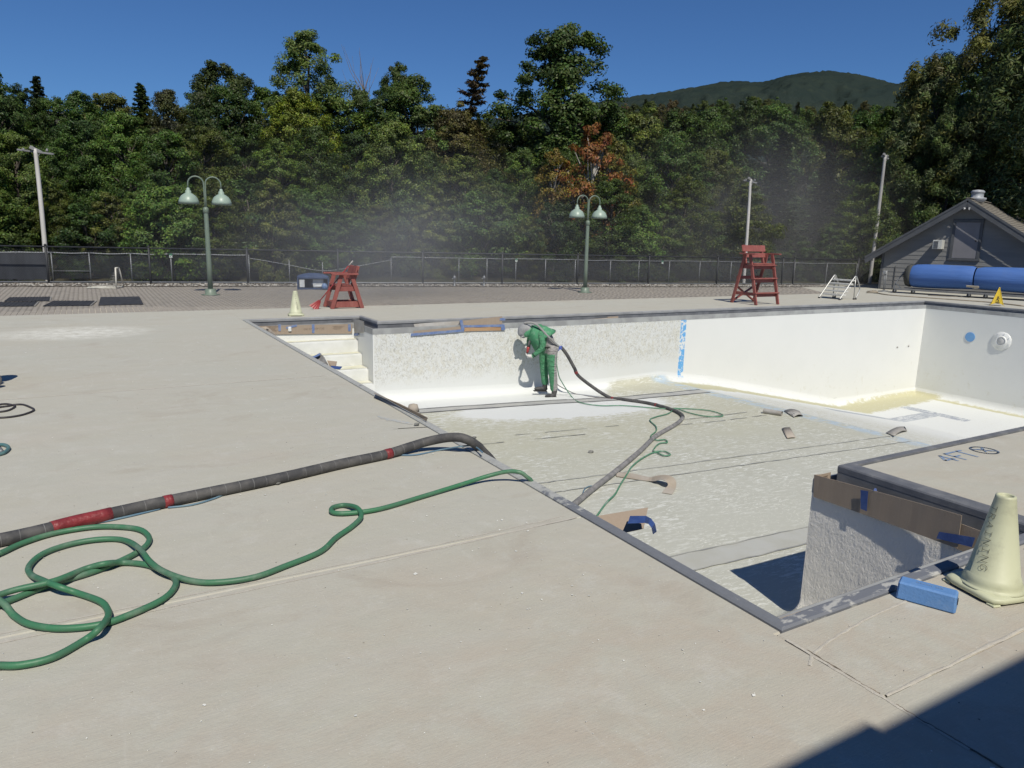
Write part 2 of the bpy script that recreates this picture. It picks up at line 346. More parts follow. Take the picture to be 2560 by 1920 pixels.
def wdist(x, y):
    d = 9
    for a, b in zip(WALL, WALL[1:]+WALL[:1]):
        if abs(a[0]-b[0]) < 1e-6: lo, hi = sorted((a[1], b[1])); dx = abs(x-a[0]); dy = max(lo-y, 0, y-hi)
        else: lo, hi = sorted((a[0], b[0])); dx = max(lo-x, 0, x-hi); dy = abs(y-a[1])
        d = min(d, sqrt(dx*dx+dy*dy))
    return d
CR = .24
def lines(marks, step):
    fr = [0, .01, .03, .06, .1, .15, .2, CR]; S = set()
    for a in marks:
        for q in fr: S.add(round(a+q, 4)); S.add(round(a-q, 4))
    v = min(marks)
    while v < max(marks): S.add(round(v, 4)); v += step
    return sorted(q for q in S if min(marks)-1e-6 <= q <= max(marks)+1e-6)
xs = lines([WALL[0][0], WALL[1][0], WALL[5][0], WALL[3][0], 13.3, 20.9], .5); ys = lines([WALL[0][1], WALL[2][1], WALL[4][1], WALL[6][1]], .5)
mb = MB(); idx = {}
def bz(x, y):
    d = min(wdist(x, y), CR); return fz(x, y) + CR - sqrt(max(CR*CR-(CR-d)**2, 0))
for i in range(len(xs)-1):
    for j in range(len(ys)-1):
        if not inside((xs[i]+xs[i+1])/2, (ys[j]+ys[j+1])/2): continue
        f = []
        for (a, b) in ((i, j), (i+1, j), (i+1, j+1), (i, j+1)):
            if (a, b) not in idx: idx[(a, b)] = len(mb.v); mb.v.append((xs[a], ys[b], bz(xs[a], ys[b])))
            f.append(idx[(a, b)])
        mb.f.append(tuple(f)); mb.m.append(0)
mb.build('basin_floor', BASIN, pool, True, True)
for k, (a, b) in enumerate(zip(WALL, WALL[1:]+WALL[:1])):
    a = Vector((*a, 0)); b = Vector((*b, 0)); n = max(2, int((b-a).length/.25)); rows = []
    for t in range(5):
        row = []
        for i in range(n+1):
            p = a.lerp(b, i/n); zt, zb = -.235, fz(p.x, p.y)+CR; row.append((p.x, p.y, zb+(zt-zb)*t/4))
        rows.append(row)
    MB().sheet(rows).build('basin_wall', BASIN, pool, True, True)
def edge_strip(name, PA, zA, PB, zB, mat, k, parent=pool, th=None):
    n = len(PA); a0, a1, b0, b1 = PA[k], PA[(k+1) % n], PB[k], PB[(k+1) % n]
    return [(a0[0], a0[1], zA), (a1[0], a1[1], zA), (b1[0], b1[1], zB), (b0[0], b0[1], zB)]
CM = [COPING_NEAR, COPING_NEAR, COPING_FAR, COPING_FAR, COPING_FAR, COPING_FAR, COPING_FAR, COPING]
CM[1] = CM[2] = M('coping_island', (.125, .132, .15), (.165, .17, .185), 6, .5, .08, 40, coord='pos', dirt=((.36, .36, .35), 5, .35)); LO = offs(E_IN, .145); LO[2] = (5.31, 3.815); LO[3] = (25.435, 3.815); LF = offs(WALL, .003); FR = offs(E_IN, -.012); RB = offs(E_IN, .004)
for k in range(8):
    mb = MB()                                    # coping: slightly proud, rounded nosing over the gutter
    prof = [(E_OUT, -.03), (E_OUT, .006), (offs(E_OUT, .012) if k not in (1, 2) else E_OUT, .016), (FR, .018), (offs(E_IN, -.002), .012), (RB, 0.0), (RB, -.045), (offs(E_IN, -.02), -.05)]
    for (pa, za), (pb, zb) in zip(prof[:-1], prof[1:]): mb.add(edge_strip('', pa, za, pb, zb, None, k), [(0, 1, 2, 3)])
    mb.build('coping', CM[k], pool, False, True)
    mb = MB(); BK = offs(E_IN, -.012)
    if k == 1: BK = offs(E_IN, .002)
    mb.add(edge_strip('', BK, -.02, BK, -.2, None, k), [(0, 1, 2, 3)]); mb.add(edge_strip('', BK, -.2, LO, -.2, None, k), [(0, 1, 2, 3)])
    mb.build('gutter_channel', GUTTER, pool, False, True)
    mb = MB()
    for (pa, za), (pb, zb) in (((LO, -.2), (LO, -.115)), ((LO, -.115), (WALL, -.115)), ((LF, -.115), (LF, -.24)), ((WALL, -.24), (LO, -.24))):
        mb.add(edge_strip('', pa, za, pb, zb, None, k), [(0, 1, 2, 3)])
    mb.build('gutter_lip', LIP, pool, False, True)
# steps in the far recess
STEP = M('step_plaster', (.69, .70, .68), (.61, .62, .59), 3, .7, .15, 30, coord='pos')
TREAD = M('step_tread', (.56, .55, .42), (.66, .65, .55), 4, .75, .15, 30, coord='pos')
for (yn, yb, zt) in ((15.72, 15.97, -.47), (15.44, 15.72, -.745), (15.03, 15.44, -1.01), (14.70, 15.03, -1.28)):
    x0, x1 = WALL[7][0]+.003, WALL[5][0]-.003; st = MB().box(((x0+x1)/2, (yn+15.985)/2, (zt-1.95)/2), (x1-x0, 15.985-yn, zt+1.95)).build('step', STEP, pool, False, True, bev=.03)
    MB().sheet([[(x0+.02, yb-.01, zt+.004), (x1-.02, yb-.01, zt+.004)], [(x0+.02, yn+.03, zt+.004), (x1-.02, yn+.03, zt+.004)]]).build('tread', TREAD, st, False, True)
# lane lines on the shallow floor
LANE = M('lane_grey', (.36, .365, .355), (.43, .43, .40), 4, .7, coord='pos'); LDARK = M('lane_dark', (.10, .105, .115), (.20, .2, .2), 5, .7, coord='pos'); LPALE = M('lane_pale', (.43, .435, .41), (.40, .40, .36), 2, .7, coord='pos')
LSOFT = M('lane_soft', (.26, .265, .26), (.4, .4, .36), 3, .7, coord='pos')
for yc, w, ew, bm_, em, x0, x1 in ((13.12, .38, .055, LANE, LDARK, 3.3, 13.25), (10.55, .40, .02, None, LDARK, 3.3, 12.6), (7.82, .40, .018, None, LSOFT, 3.3, 13.2), (5.2, .36, .022, LPALE, LSOFT, 3.3, 13.2)):
    ln = empty('lane_line', (8, yc, fz(8)), kind='structure'); ln.parent = pool; ln.location = Vector((8, yc, fz(8)))-pool.location
    X = [x0+(x1-x0)*i/60 for i in range(61)]; X = sorted(X+[5.3])
    wob = [random.uniform(-.012, .012) for _ in X]
    if ew > .04: wob = [float(np.interp(q, [3.3, 6, 8.6, 11, 13.25], [.15, .3, .33, .12, -.1]))+.02*sin(q*1.3)+.012*sin(q*5)+w_*.4 for q, w_ in zip(X, wob)]
    if bm_: MB().sheet([[(x, yc+w/2+q, fz(x, yc+w/2+q)+.006) for x, q in zip(X, wob)], [(x, yc-w/2+q, fz(x, yc-w/2+q)+.006) for x, q in zip(X, wob)]][::-1]).build('lane_band', bm_, ln, False, True)
    for s_ in (-1, 1):
        mb = MB(); on = True
        for i in range(len(X)-1):
            if ew < .021 and random.random() < .3: on = not on
            if ew < .021 and not on and X[i] > 4.5 and em is LDARK: continue
            q0, q1 = wob[i], wob[i+1]; e0 = ew*random.uniform(.7, 1.3)/2
            ya, yb2 = yc+s_*w/2+q0, yc+s_*w/2+q1; mb.add([(x_, y_, fz(x_, y_)+.011) for x_, y_ in ((X[i], ya-e0), (X[i+1], yb2-e0), (X[i+1], yb2+e0), (X[i], ya+e0))], [(0, 1, 2, 3)])
        mb.build('lane_edge', em, ln, False, True)
# underwater light niche, blue plug, small fittings on the white walls
PLAST = M('niche_white', (.78, .79, .77), (.66, .67, .65), 6, .5)
c = Vector((25.41, 12.16, -1.05)); pl = empty('pool_light', c, label='round white light niche on the shaded end wall', cat='pool light')
MB().lathe([(.0, .03), (.285, .03), (.30, .015), (.30, 0)], 28, (0, 0, 0), (-1, 0, 0)).build('flange', PLAST, pl, True)
MB().lathe([(.10, .03), (.17, .035), (.165, .06), (.13, .065), (.12, .045), (.10, .045)], 24, (0, 0, 0), (-1, 0, 0)).build('ring', PLAST, pl, True)
MB().lathe([(.0, .075), (.09, .07), (.115, .05), (.115, .04)], 20, (0, 0, 0), (-1, 0, 0)).build('lens', M('lens_grey', (.40, .41, .40), (.5, .5, .5), 5, .3), pl, True)
for a in range(8): MB().lathe([(0, .012), (.014, .01), (.014, 0)], 8, (-.03, .245*cos(a*pi/4+.3), .245*sin(a*pi/4+.3)), (-1, 0, 0)).build('screw', PLAST, pl)
tag(MB().lathe([(0, .014), (.155, .012), (.16, 0)], 32, (25.405, 13.14, -1.04), (-1, 0, 0)).build('wall_disc', M('blue_disc', (.16, .36, .66), (.14, .32, .60), 4, .5), None, False), 'plain blue disc stuck on the white end wall beside the light niche', 'disc')
for (px, py) in ((2243, 868), (2271, 865), (2303, 870)):
    q = HY(px, py, 14.755); tag(MB().lathe([(0, .03), (.02, .028), (.03, .012), (.034, 0)], 10, q, (0, -1, 0)).build('wall_anchor', M('anchor_rust', (.30, .28, .25), (.5, .5, .48), 30, .6)), {2243: 'leftmost', 2271: 'middle', 2303: 'rightmost'}[px]+' of three small rusty anchors in the white far wall', 'anchor', 'wall anchors')

# ------------------------------------------------------------------ deck slabs
deck = empty('pool_deck', (0, 0, 0), kind='structure')
YB = 18.48
SL = [[(-14, -10), (-6, -10), (-6, 3.79), (-14, 3.79)], [(-14, 3.79), (-6, 3.79), (-6, YB), (-14, YB)],
      [(-6, -10), (2.76, -10), (2.76, -2.4), (-6, -2.4)], [(-6, -2.4), (2.76, -2.4), (2.76, 2.12), (2.805, 2.12), (2.805, 3.79), (-6, 3.79)],
      [(-6, 3.79), (2.805, 3.79), (2.805, 9.42), (-6, 9.42)], [(-6, 9.42), (2.805, 9.42), (2.805, YB), (-6, YB)],
      [(2.805, 16.21), (5.43, 16.21), (5.43, 15.01), (11.5, 15.01), (11.5, YB), (2.805, YB)], [(11.5, 15.01), (18.6, 15.01), (18.6, YB), (11.5, YB)], [(18.6, 15.01), (25.66, 15.01), (25.66, YB), (18.6, YB)],
      [(25.66, 9.4), (36, 9.4), (36, 23.5), (29, 23.5), (25.66, 19.3)], [(25.66, -4), (36, -4), (36, 9.4), (25.66, 9.4)],
      [(2.76, 1.56), (11.8, 1.56), (11.8, 3.66), (5.60, 3.66), (5.60, 2.12), (2.76, 2.12)], [(11.8, 1.56), (25.66, 1.56), (25.66, 3.655), (11.8, 3.655)],
      [(2.76, -2.4), (11.8, -2.4), (11.8, 1.56), (2.76, 1.56)], [(11.8, -4), (25.66, -4), (25.66, 1.56), (11.8, 1.56)], [(2.76, -10), (11.8, -10), (11.8, -2.4), (2.76, -2.4)]]
for P_ in SL: MB().prism(P_, -.12, 0).build('slab', DECK, deck, bev=.009)
# joint repair: raised mortar beads and cracks along some joints
BEAD = M('joint_mortar', (.475, .45, .395), (.43, .40, .35), 14, .9, .5, 50, coord='pos'); CRACK = M('joint_crack', (.10, .085, .07), (.24, .2, .16), 20, .9, coord='pos')
def bead(pts, w, h, mat, nm='joint_bead'):
    P = crom(pts, 10); rows = [[], [], []]
    for i, p in enumerate(P):
        t = (P[min(i+1, len(P)-1)]-P[max(i-1, 0)]).normalized(); n_ = Vector((-t.y, t.x, 0)); ww = w*random.uniform(.75, 1.25)/2; jt = random.uniform(-.004, .004)
        rows[0].append(p+n_*(ww+jt)+Vector((0, 0, .0015))); rows[1].append(p+n_*jt+Vector((0, 0, h))); rows[2].append(p-n_*(ww-jt)+Vector((0, 0, .0015)))
    return MB().sheet(rows[::-1]).build(nm, mat, deck, True, True)
bead([(-2, 3.745, 0), (-.4, 3.74, 0), (1.2, 3.75, 0), (2.76, 3.80, 0)], .018, .0025, BEAD); bead([(-2, 3.83, 0), (.2, 3.83, 0), (1.7, 3.82, 0), (2.7, 3.86, 0)], .012, .002, BEAD)
bead([(-2, 9.42, 0), (.8, 9.42, 0), (2.7, 9.42, 0)], .02, .005, BEAD); bead([(2.77, 2.06, 0), (2.76, 1.8, 0), (2.76, 1.56, 0), (2.75, 1.2, 0)], .02, .006, BEAD)
bead([(2.78, 1.558, 0), (3.4, 1.562, 0), (4.2, 1.57, 0), (5, 1.56, 0)], .018, .006, BEAD); bead([(2.68, 1.86, 0), (2.83, 1.93, 0), (3.3, 2.0, 0), (3.9, 2.03, 0)], .016, .004, BEAD)
bead([(2.772, 1.95, 0), (2.768, 1.8, 0), (2.763, 1.66, 0), (2.765, 1.575, 0)], .005, .0075, CRACK); bead([(2.758, 1.5, 0), (2.752, 1.38, 0), (2.755, 1.2, 0), (2.75, 1.0, 0)], .005, .0078, CRACK)
bead([(5.0, 2.075, 0), (5.06, 2.05, 0), (5.2, 2.06, 0), (5.35, 2.03, 0)], .006, .004, CRACK)

# ------------------------------------------------------------------ painted deck lettering
PBLUE = M('deck_paint_blue', (.17, .25, .40), (.28, .33, .40), 26, .8, coord='pos', lo=.48, hi=.62)
sg = empty('deck_marking', (6.85, 3.45, .003), label='faded blue 4FT depth marking with a no diving circle on the peninsula deck', cat='deck marking')
def glyphs(name, strokes, ox, oy, w, h, sw, z=.003):
    mb = MB()
    for st in strokes: ribbon(mb, [(ox+a*w, oy+b*h, z) for a, b in st], sw)
    return mb.build(name, PBLUE, sg, False, True)
gh = .19; gy = 3.348
glyphs('numeral_4', [[(.75, 0), (.75, 1)], [(.75, 1), (0, .35)], [(0, .33), (1, .33)]], 6.50, gy+.01, .13, gh*.85, .026)
glyphs('letter_f', [[(0, 0), (0, 1)], [(0, .98), (1, .98)], [(0, .5), (.7, .5)]], 6.70, gy, .11, gh, .026)
glyphs('letter_t', [[(.5, 0), (.5, 1)], [(0, .98), (1, .98)]], 6.83, gy, .13, gh, .026)
mb = MB(); ribbon(mb, [(7.18+.112*cos(a*pi/20), 3.436+.112*sin(a*pi/20), .003) for a in range(41)], .022); ribbon(mb, [(7.18-.08, 3.436+.08, .0045), (7.18+.08, 3.436-.08, .0045)], .02); mb.build('circle', PBLUE, sg, False, True)
mb = MB()
for st in ([(-.05, -.045), (-.01, 0), (.045, .03)], [(-.03, .045), (0, 0), (.03, -.05)], [(.0, .01), (.055, .055)]): ribbon(mb, [(7.18+a, 3.436+b, .006) for a, b in st], .014)
mb.build('diver_figure', PBLUE, sg, False, True)
sg2 = empty('deck_marking', G(985, 1058), label='almost worn away blue lettering on the deck near the cardboard strip', cat='deck marking')
mb = MB()
for i in range(9):
    a = G(945+i*9, 1040+i*1.8, .0025); b = G(962+i*9, 1050+i*1.6, .0025); ribbon(mb, [a, a.lerp(b, random.uniform(.5, 1))], .02)
for i in range(10):
    a = G(985+i*11, 1072-i*.6, .0025); ribbon(mb, [a, a+Vector((random.uniform(.05, .12), -.02, 0))], .014)
mb.build('lettering', M('faint_paint', (.36, .40, .42), (.44, .43, .39), 30, .85, coord='pos', lo=.42, hi=.5), sg2, False, True)['kind'] = 'stuff'

# ------------------------------------------------------------------ pavers and gravel
FA, FB = Vector((-1.15, 28.1, 0)), Vector((27.2, 22.55, 0)); FA2 = FA+(FA-FB)*.45; FB2 = FB+(FB-FA)*.08
def fence_y(x): return FA.y+(FB.y-FA.y)*(x-FA.x)/(FB.x-FA.x)
def paver_mat():
    mt, nt, nd, lk, bs = nodes_of('paver_grey'); g = N(nt); p = g.pos(); s = g.sep(p)
    wn_ = nt.nodes.new('ShaderNodeTexWhiteNoise'); wn_.noise_dimensions = '2D'; cb = nt.nodes.new('ShaderNodeCombineXYZ')
    lk.new(g.ma('FLOOR', g.ma('DIVIDE', s[0], .112)), cb.inputs[0]); lk.new(g.ma('FLOOR', g.ma('DIVIDE', s[1], .225)), cb.inputs[1]); lk.new(cb.outputs[0], wn_.inputs['Vector'])
    c = g.mix(wn_.outputs['Value'], (.345, .315, .275), (.275, .25, .22)); c = g.mix(g.ramp(g.noise(p, .8, 4), .4, .65), c, (.33, .30, .26)); c = g.mix(g.ramp(g.noise(p, 60, 3), .3, .8, 0, .4), c, (.23, .21, .185))
    lk.new(c, bs.inputs['Base Color']); bs.inputs['Roughness'].default_value = .9; bs.inputs['Specular IOR Level'].default_value = .2; return mt
PAVER = paver_mat()
pav = empty('paver_terrace', (0, 20, 0), kind='structure')
bedm, nt, nd, lk, bs = nodes_of('paver_joint_sand'); g = N(nt); p_ = g.pos(); s_ = g.sep(p_); lk.new(g.mix(g.ma('MULTIPLY', g.ramp(s_[0], 4.5, 1.5), g.ma('MULTIPLY', g.ramp(s_[1], 21.0, 19.6), g.ramp(g.noise(p_, .8, 3), .3, .5))), (.325, .295, .255), (.56, .52, .44)), bs.inputs['Base Color']); bs.inputs['Roughness'].default_value = .95
MB().add([(-14, YB+.004, -.014), (28.6, YB+.004, -.014), (28.6, 23, -.014), (-14, 31, -.014)], [(0, 1, 2, 3)]).build('joint_sand', bedm, pav, False, True)
pvx, pvy = .112, .225; allp = []
for i in range(-125, 260):
    x = i*pvx
    for j in range(60):
        y = YB+.012+j*pvy-((i*i*7+i*13) % 17)/17*pvy*(j > 0)
        if y+pvy < fence_y(x)-.75 and not (x > 25.55 and y < 19.35+(x-25.66)*1.26): allp.append((x, y))
allp.sort(key=lambda q: (q[1]-YB)*1.6+abs(q[0]-.6)*.42); near = allp[:300]; rest = allp[300:]
pm = MB().box((0, 0, -.03), (pvx-.011, pvy-.012, .06)).build('paver', PAVER, pav, bev=.004); pm.location = (near[0][0]+pvx/2, near[0][1]+pvy/2-20, -.002)
for (x, y) in near[1:]:
    o = pm.copy(); COL.objects.link(o); o.location = (x+pvx/2, y+pvy/2-20, -.002+random.uniform(-.002, .002)); o.rotation_euler = (random.uniform(-.01, .01), random.uniform(-.01, .01), random.uniform(-.012, .012))
A = np.array(rest); n = len(A); dz = rng.uniform(-.006, -.004, n)
cx, cy = (pvx-.005)/2, (pvy-.006)/2; off = np.array([(-cx, -cy, 0), (cx, -cy, 0), (cx, cy, 0), (-cx, cy, 0), (-cx-.001, -cy-.001, -.012), (cx+.001, -cy-.001, -.012), (cx+.001, cy+.001, -.012), (-cx-.001, cy+.001, -.012)])
V = np.zeros((n, 8, 3)); V[:, :, 0] = A[:, 0:1]+pvx/2; V[:, :, 1] = A[:, 1:2]+pvy/2-20; V[:, :, 2] = dz[:, None]; V += off
fq = np.array([(0, 1, 2, 3), (4, 5, 1, 0), (5, 6, 2, 1), (6, 7, 3, 2), (7, 4, 0, 3)]); F = (np.arange(n)*8)[:, None, None]+fq
o = link('far_pavers', npmesh('far_pavers', V.reshape(-1, 3), F.reshape(-1, 4), PAVER), pav); o['kind'] = 'stuff'
# gravel strip under the fence
def rocks(name, pts, smin, smax, mat, flat=.6, parent=None):
    n = len(pts); pts = np.asarray(pts); base = np.array([(1, 0, 0), (0, 1, 0), (-1, 0, 0), (0, -1, 0), (0, 0, 1), (0, 0, -1)], float)
    V = base[None]*rng.uniform(.6, 1.2, (n, 6, 1)); ang = rng.uniform(0, 6.28, n); c_, s_ = np.cos(ang), np.sin(ang)
    X = V[:, :, 0]*c_[:, None]-V[:, :, 1]*s_[:, None]; Y = V[:, :, 0]*s_[:, None]+V[:, :, 1]*c_[:, None]; Z = V[:, :, 2]*flat
    V = np.stack([X, Y, Z], 2)*rng.uniform(smin, smax, (n, 1, 1))+pts[:, None, :]
    fq = np.array([(0, 1, 4), (1, 2, 4), (2, 3, 4), (3, 0, 4), (1, 0, 5), (2, 1, 5), (3, 2, 5), (0, 3, 5)]); F = (np.arange(n)*6)[:, None, None]+fq
    return link(name, npmesh(name, V.reshape(-1, 3), F.reshape(-1, 3), mat, 3), parent)
GRAV = M('gravel_stone', (.42, .40, .36), (.13, .11, .09), 9, .9, coord='pos', lo=.42, hi=.58)
MB().add([(FA2.x, FA2.y-.85, .004), (FB2.x, FB2.y-.85, .004), (FB2.x, FB2.y+.7, .03), (FA2.x, FA2.y+.7, .03)], [(0, 1, 2, 3)]).build('gravel_bed', M('gravel_soil', (.10, .085, .07), (.2, .18, .15), 6, .95, coord='pos'), None, base=(0, 0, 0))['kind'] = 'structure'
n = 9000; t = rng.uniform(0, 1, n); w = rng.uniform(-.82, .5, n)
rocks('gravel', np.stack([FA2.x+(FB2.x-FA2.x)*t, FA2.y+(FB2.y-FA2.y)*t+w, np.full(n, .02)+np.clip(w+.8, 0, 1)*.03], 1), .02, .06, GRAV)['kind'] = 'stuff'

# ------------------------------------------------------------------ terrain and mountain
def th(x, y):
    d = (y-fence_y(x))*.98; z = -.16
    if d > 1.5: z += .10*(d-1.5) if d < 40 else 3.85+.16*(min(d, 260)-40)
    if d > 260: z += .02*(min(d, 900)-260)
    return z
gx = sorted({-6000, -3000, -1500, -700, -350, *range(-200, 210, 10), 350, 700, 1500, 3000, 6000, 2.2, 26.4, 35.5, -13.5, 1.4}); gy_ = sorted({-6000, -2000, -500, -100, -30, -8, *range(30, 320, 10), 500, 800, 1300, 2500, 6000, 1.4, 17.3, 22, 26})
mb = MB(); mb.v = [(x, y, th(x, y)) for x in gx for y in gy_]; nc = len(gy_)
for i in range(len(gx)-1):
    for j in range(nc-1):
        mx, my = (gx[i]+gx[i+1])/2, (gy_[j]+gy_[j+1])/2
        if 2.2 < mx < 26.4 and 1.4 < my < 17.3: continue
        mb.f.append((i*nc+j, (i+1)*nc+j, (i+1)*nc+j+1, i*nc+j+1)); mb.m.append(0)
mb.build('ground', M('forest_floor', (.035, .04, .018), (.06, .05, .03), 1.5, .95, coord='pos'), None, True, base=(0, 0, 0))['kind'] = 'structure'
RID = [(-900, 400), (-300, 350), (300, 320), (900, 285), (1010, 266), (1090, 255), (1200, 235), (1330, 213), (1420, 201), (1500, 188), (1560, 177.5), (1600, 175), (1645, 178), (1690, 166), (1740, 156), (1790, 153.5), (1850, 160), (1930, 180), (2050, 215), (2212, 262), (2500, 330), (2900, 400)]
k_ = 2560/2212; NA, NR = 620, 120; V = np.zeros((NA, NR, 3))
gr = rng.normal(0, 1, (NA, NR)); lo_ = np.zeros((NA, NR))
for s_, a_ in ((3, 5), (9, 12), (25, 22)):
    q = rng.normal(0, 1, (NA//s_+3, NR//s_+3)); ii = np.arange(NA)/s_; jj = np.arange(NR)/s_; i0 = ii.astype(int); j0 = jj.astype(int); fi = (ii-i0)[:, None]; fj = (jj-j0)[None]
    lo_ += a_*((q[i0][:, j0]*(1-fi)+q[i0+1][:, j0]*fi)*(1-fj)+(q[i0][:, j0+1]*(1-fi)+q[i0+1][:, j0+1]*fi)*fj)
for i in range(NA):
    px = -900+3800*i/(NA-1)
    py = np.interp(px, [a for a, b in RID], [b for a, b in RID]); top = AT(px*k_, py*k_, 2900)
    for j in range(NR):
        t = j/(NR-1); d = 1000+1900*min(t/.85, 1)+700*max(t-.85, 0)/.15; e = min(t/.85, 1)**.8
        bz_ = 10+(top.z-10)*e-max(t-.85, 0)*900; V[i, j] = (top.x*d/2900, top.y*d/2900, bz_+(lo_[i, j]*min(1, (1-e)*4))+gr[i, j]*1.6)
ii, jj = np.meshgrid(np.arange(NA-1), np.arange(NR-1), indexing='ij'); b_ = (ii*NR+jj).ravel(); F = np.stack([b_, b_+NR, b_+NR+1, b_+1], 1)
def mtn_mat():
    mt, nt, nd, lk, bs = nodes_of('mountain_forest_hazed'); g = N(nt); p = g.pos()
    c = g.mix(g.ramp(g.noise(p, .006, 5, .6), .38, .62), (.019, .030, .028), (.032, .043, .033)); c = g.mix(g.ramp(g.noise(p, .05, 4, .7), .35, .7), c, (.022, .032, .030)); c = g.mix(g.ramp(g.noise(p, .02, 5, .7), .62, .75, 0, .5), c, (.042, .04, .028))  # blue of the distant air is put into the forest colours
    lk.new(c, bs.inputs['Base Color']); bs.inputs['Roughness'].default_value = 1; bs.inputs['Specular IOR Level'].default_value = 0
    lk.new(g.bump(g.noise(p, .09, 3, .7), 1, 4), bs.inputs['Normal']); return mt
link('mountain', npmesh('mountain', V.reshape(-1, 3), F, mtn_mat()))['kind'] = 'structure'
# ------------------------------------------------------------------ trees
def leaf_mat(name, gloss=.35):
    mt, nt, nd, lk, bs = nodes_of(name); g = N(nt); oi = nt.nodes.new('ShaderNodeObjectInfo'); ge = nt.nodes.new('ShaderNodeNewGeometry')
    rnd = ge.outputs['Random Per Island']; p = g.obj()
    c = g.mix(g.ramp(g.noise(p, .55, 3), .36, .66), oi.outputs['Color'], (1.5, 1.6, .85), 'MULTIPLY')
    c = g.mix(g.ramp(g.noise(p, 1.7, 3), .4, .7, 0, .75), c, (.68, .72, .78), 'MULTIPLY')
    hs = nt.nodes.new('ShaderNodeHueSaturation'); lk.new(c, hs.inputs['Color']); lk.new(g.ramp(rnd, 0, 1, .47, .53), hs.inputs['Hue']); lk.new(g.ramp(g.ma('FRACT', g.ma('MULTIPLY', rnd, 7.3)), 0, 1, .6, 1.5), hs.inputs['Value'])
    lk.new(hs.outputs[0], bs.inputs['Base Color']); bs.inputs['Roughness'].default_value = .5; bs.inputs['Specular IOR Level'].default_value = gloss
    tr = nt.nodes.new('ShaderNodeBsdfTranslucent'); lk.new(hs.outputs[0], tr.inputs['Color']); mx = nt.nodes.new('ShaderNodeMixShader'); mx.inputs[0].default_value = .3
    lk.new(bs.outputs[0], mx.inputs[1]); lk.new(tr.outputs[0], mx.inputs[2]); lk.new(mx.outputs[0], nt.nodes['Material Output'].inputs['Surface']); return mt
LEAF = leaf_mat('leaf', .3); BARK = M('bark', (.06, .05, .04), (.11, .095, .08), 5, .95, .6, 25, stretch=(1, 1, .3)); BARKP = M('bark_pale', (.42, .40, .37), (.28, .26, .23), 5, .9, .4, 20, stretch=(1, 1, .3))
def unit(a): return a/np.maximum(np.linalg.norm(a, axis=-1, keepdims=True), 1e-9)
def leaves(P, Nn, L, W):                          # P centres, Nn normals, L lengths -> folded diamond leaves
    n = len(P); t = unit(np.cross(Nn, rng.normal(size=(n, 3)))); b = np.cross(Nn, t); L = np.broadcast_to(L, n)[:, None]; W = np.broadcast_to(W, n)[:, None]
    V = np.stack([P-t*L/2, P+b*W/2+Nn*L*.12-t*L*.06, P+t*L/2, P-b*W/2+Nn*L*.12-t*L*.06], 1).reshape(-1, 3)
    return V, np.arange(n*4).reshape(n, 4)
def broad(name, seed, H, Rc, base, ncl, nl, ls, crs=(.5, 1.0), flat=.6, openness=.35, lobes=5, lw=.55, droop=0, bark=None, taper=.85, pw=.75):
    global rng
    rng = np.random.default_rng(seed); rd = random.Random(seed)
    zc = base+(H-base)*.45; hz = (H-base)*.58; C = []; lob = [(rd.uniform(0, 6.28), rd.uniform(.75, 1.15)) for _ in range(lobes)]
    while len(C) < ncl:
        z = rd.uniform(base, H); q = 1-((z-zc)/hz)**2
        if q <= 0: continue
        a = rd.uniform(0, 6.28); lf = 1+.28*sum(k*cos(a-b) for b, k in lob)/2.2
        top = 1-.45*max(0, (z-zc)/hz)**2*taper
        r = Rc*sqrt(q)*lf*top*(rd.uniform(openness, 1)**pw); C.append((r*cos(a), r*sin(a), z+rd.uniform(-.3, .3)))
    C = np.array(C); cr = rng.uniform(*crs, ncl)*(1-.35*np.clip((C[:, 2]-zc)/hz, 0, 1)); k = rng.integers(0, ncl, nl)
    d = unit(rng.normal(size=(nl, 3))+np.array([0, 0, .25])); rad = cr[k][:, None]*rng.uniform(.35, 1.12, (nl, 1))
    P = C[k]+d*rad*np.array([1, 1, flat]); outw = unit(C[k]*np.array([1, 1, 0])+1e-6)
    Nn = unit(d*.9+np.array([0, 0, .45])+outw*.5+rng.normal(size=(nl, 3))*.6)
    if droop: P[:, 2] -= droop*rng.uniform(0, 1, nl)*rad[:, 0]
    V, F = leaves(P, Nn, ls*rng.uniform(.6, 1.35, nl), ls*lw*rng.uniform(.7, 1.2, nl)); cm = npmesh(name+'_crown', V, F, LEAF)
    mb = MB(); tp = [(0, 0, -.4)]; x = y = 0
    for i in range(1, 8): x += rd.uniform(-.12, .12); y += rd.uniform(-.12, .12); tp.append((x, y, H*.8*i/7))
    r0 = .018*H+.03; mb.tube(crom(tp, 3), [r0*(1-.82*i/21) for i in range(22)], 8)
    for i in rng.choice(ncl, min(22, ncl), False):
        c = Vector(C[i]); z0 = max(base*.7, c.z-1.0-rd.uniform(.3, 1.5)); s_ = Vector(tp[min(7, max(1, int(z0/(H*.8)*7)))]); s_.z = z0
        mid = s_.lerp(c, .5)+Vector((rd.uniform(-.2, .2), rd.uniform(-.2, .2), .25)); mb.tube(crom([s_, mid, c], 3), [r0*.32*(1-.12*q) for q in range(7)], 5)
    me = bpy.data.meshes.new(name+'_trunk'); me.from_pydata(mb.v, [], mb.f); me.materials.append(bark or BARK); me.polygons.foreach_set('use_smooth', [True]*len(me.polygons))
    return (me, cm, H)
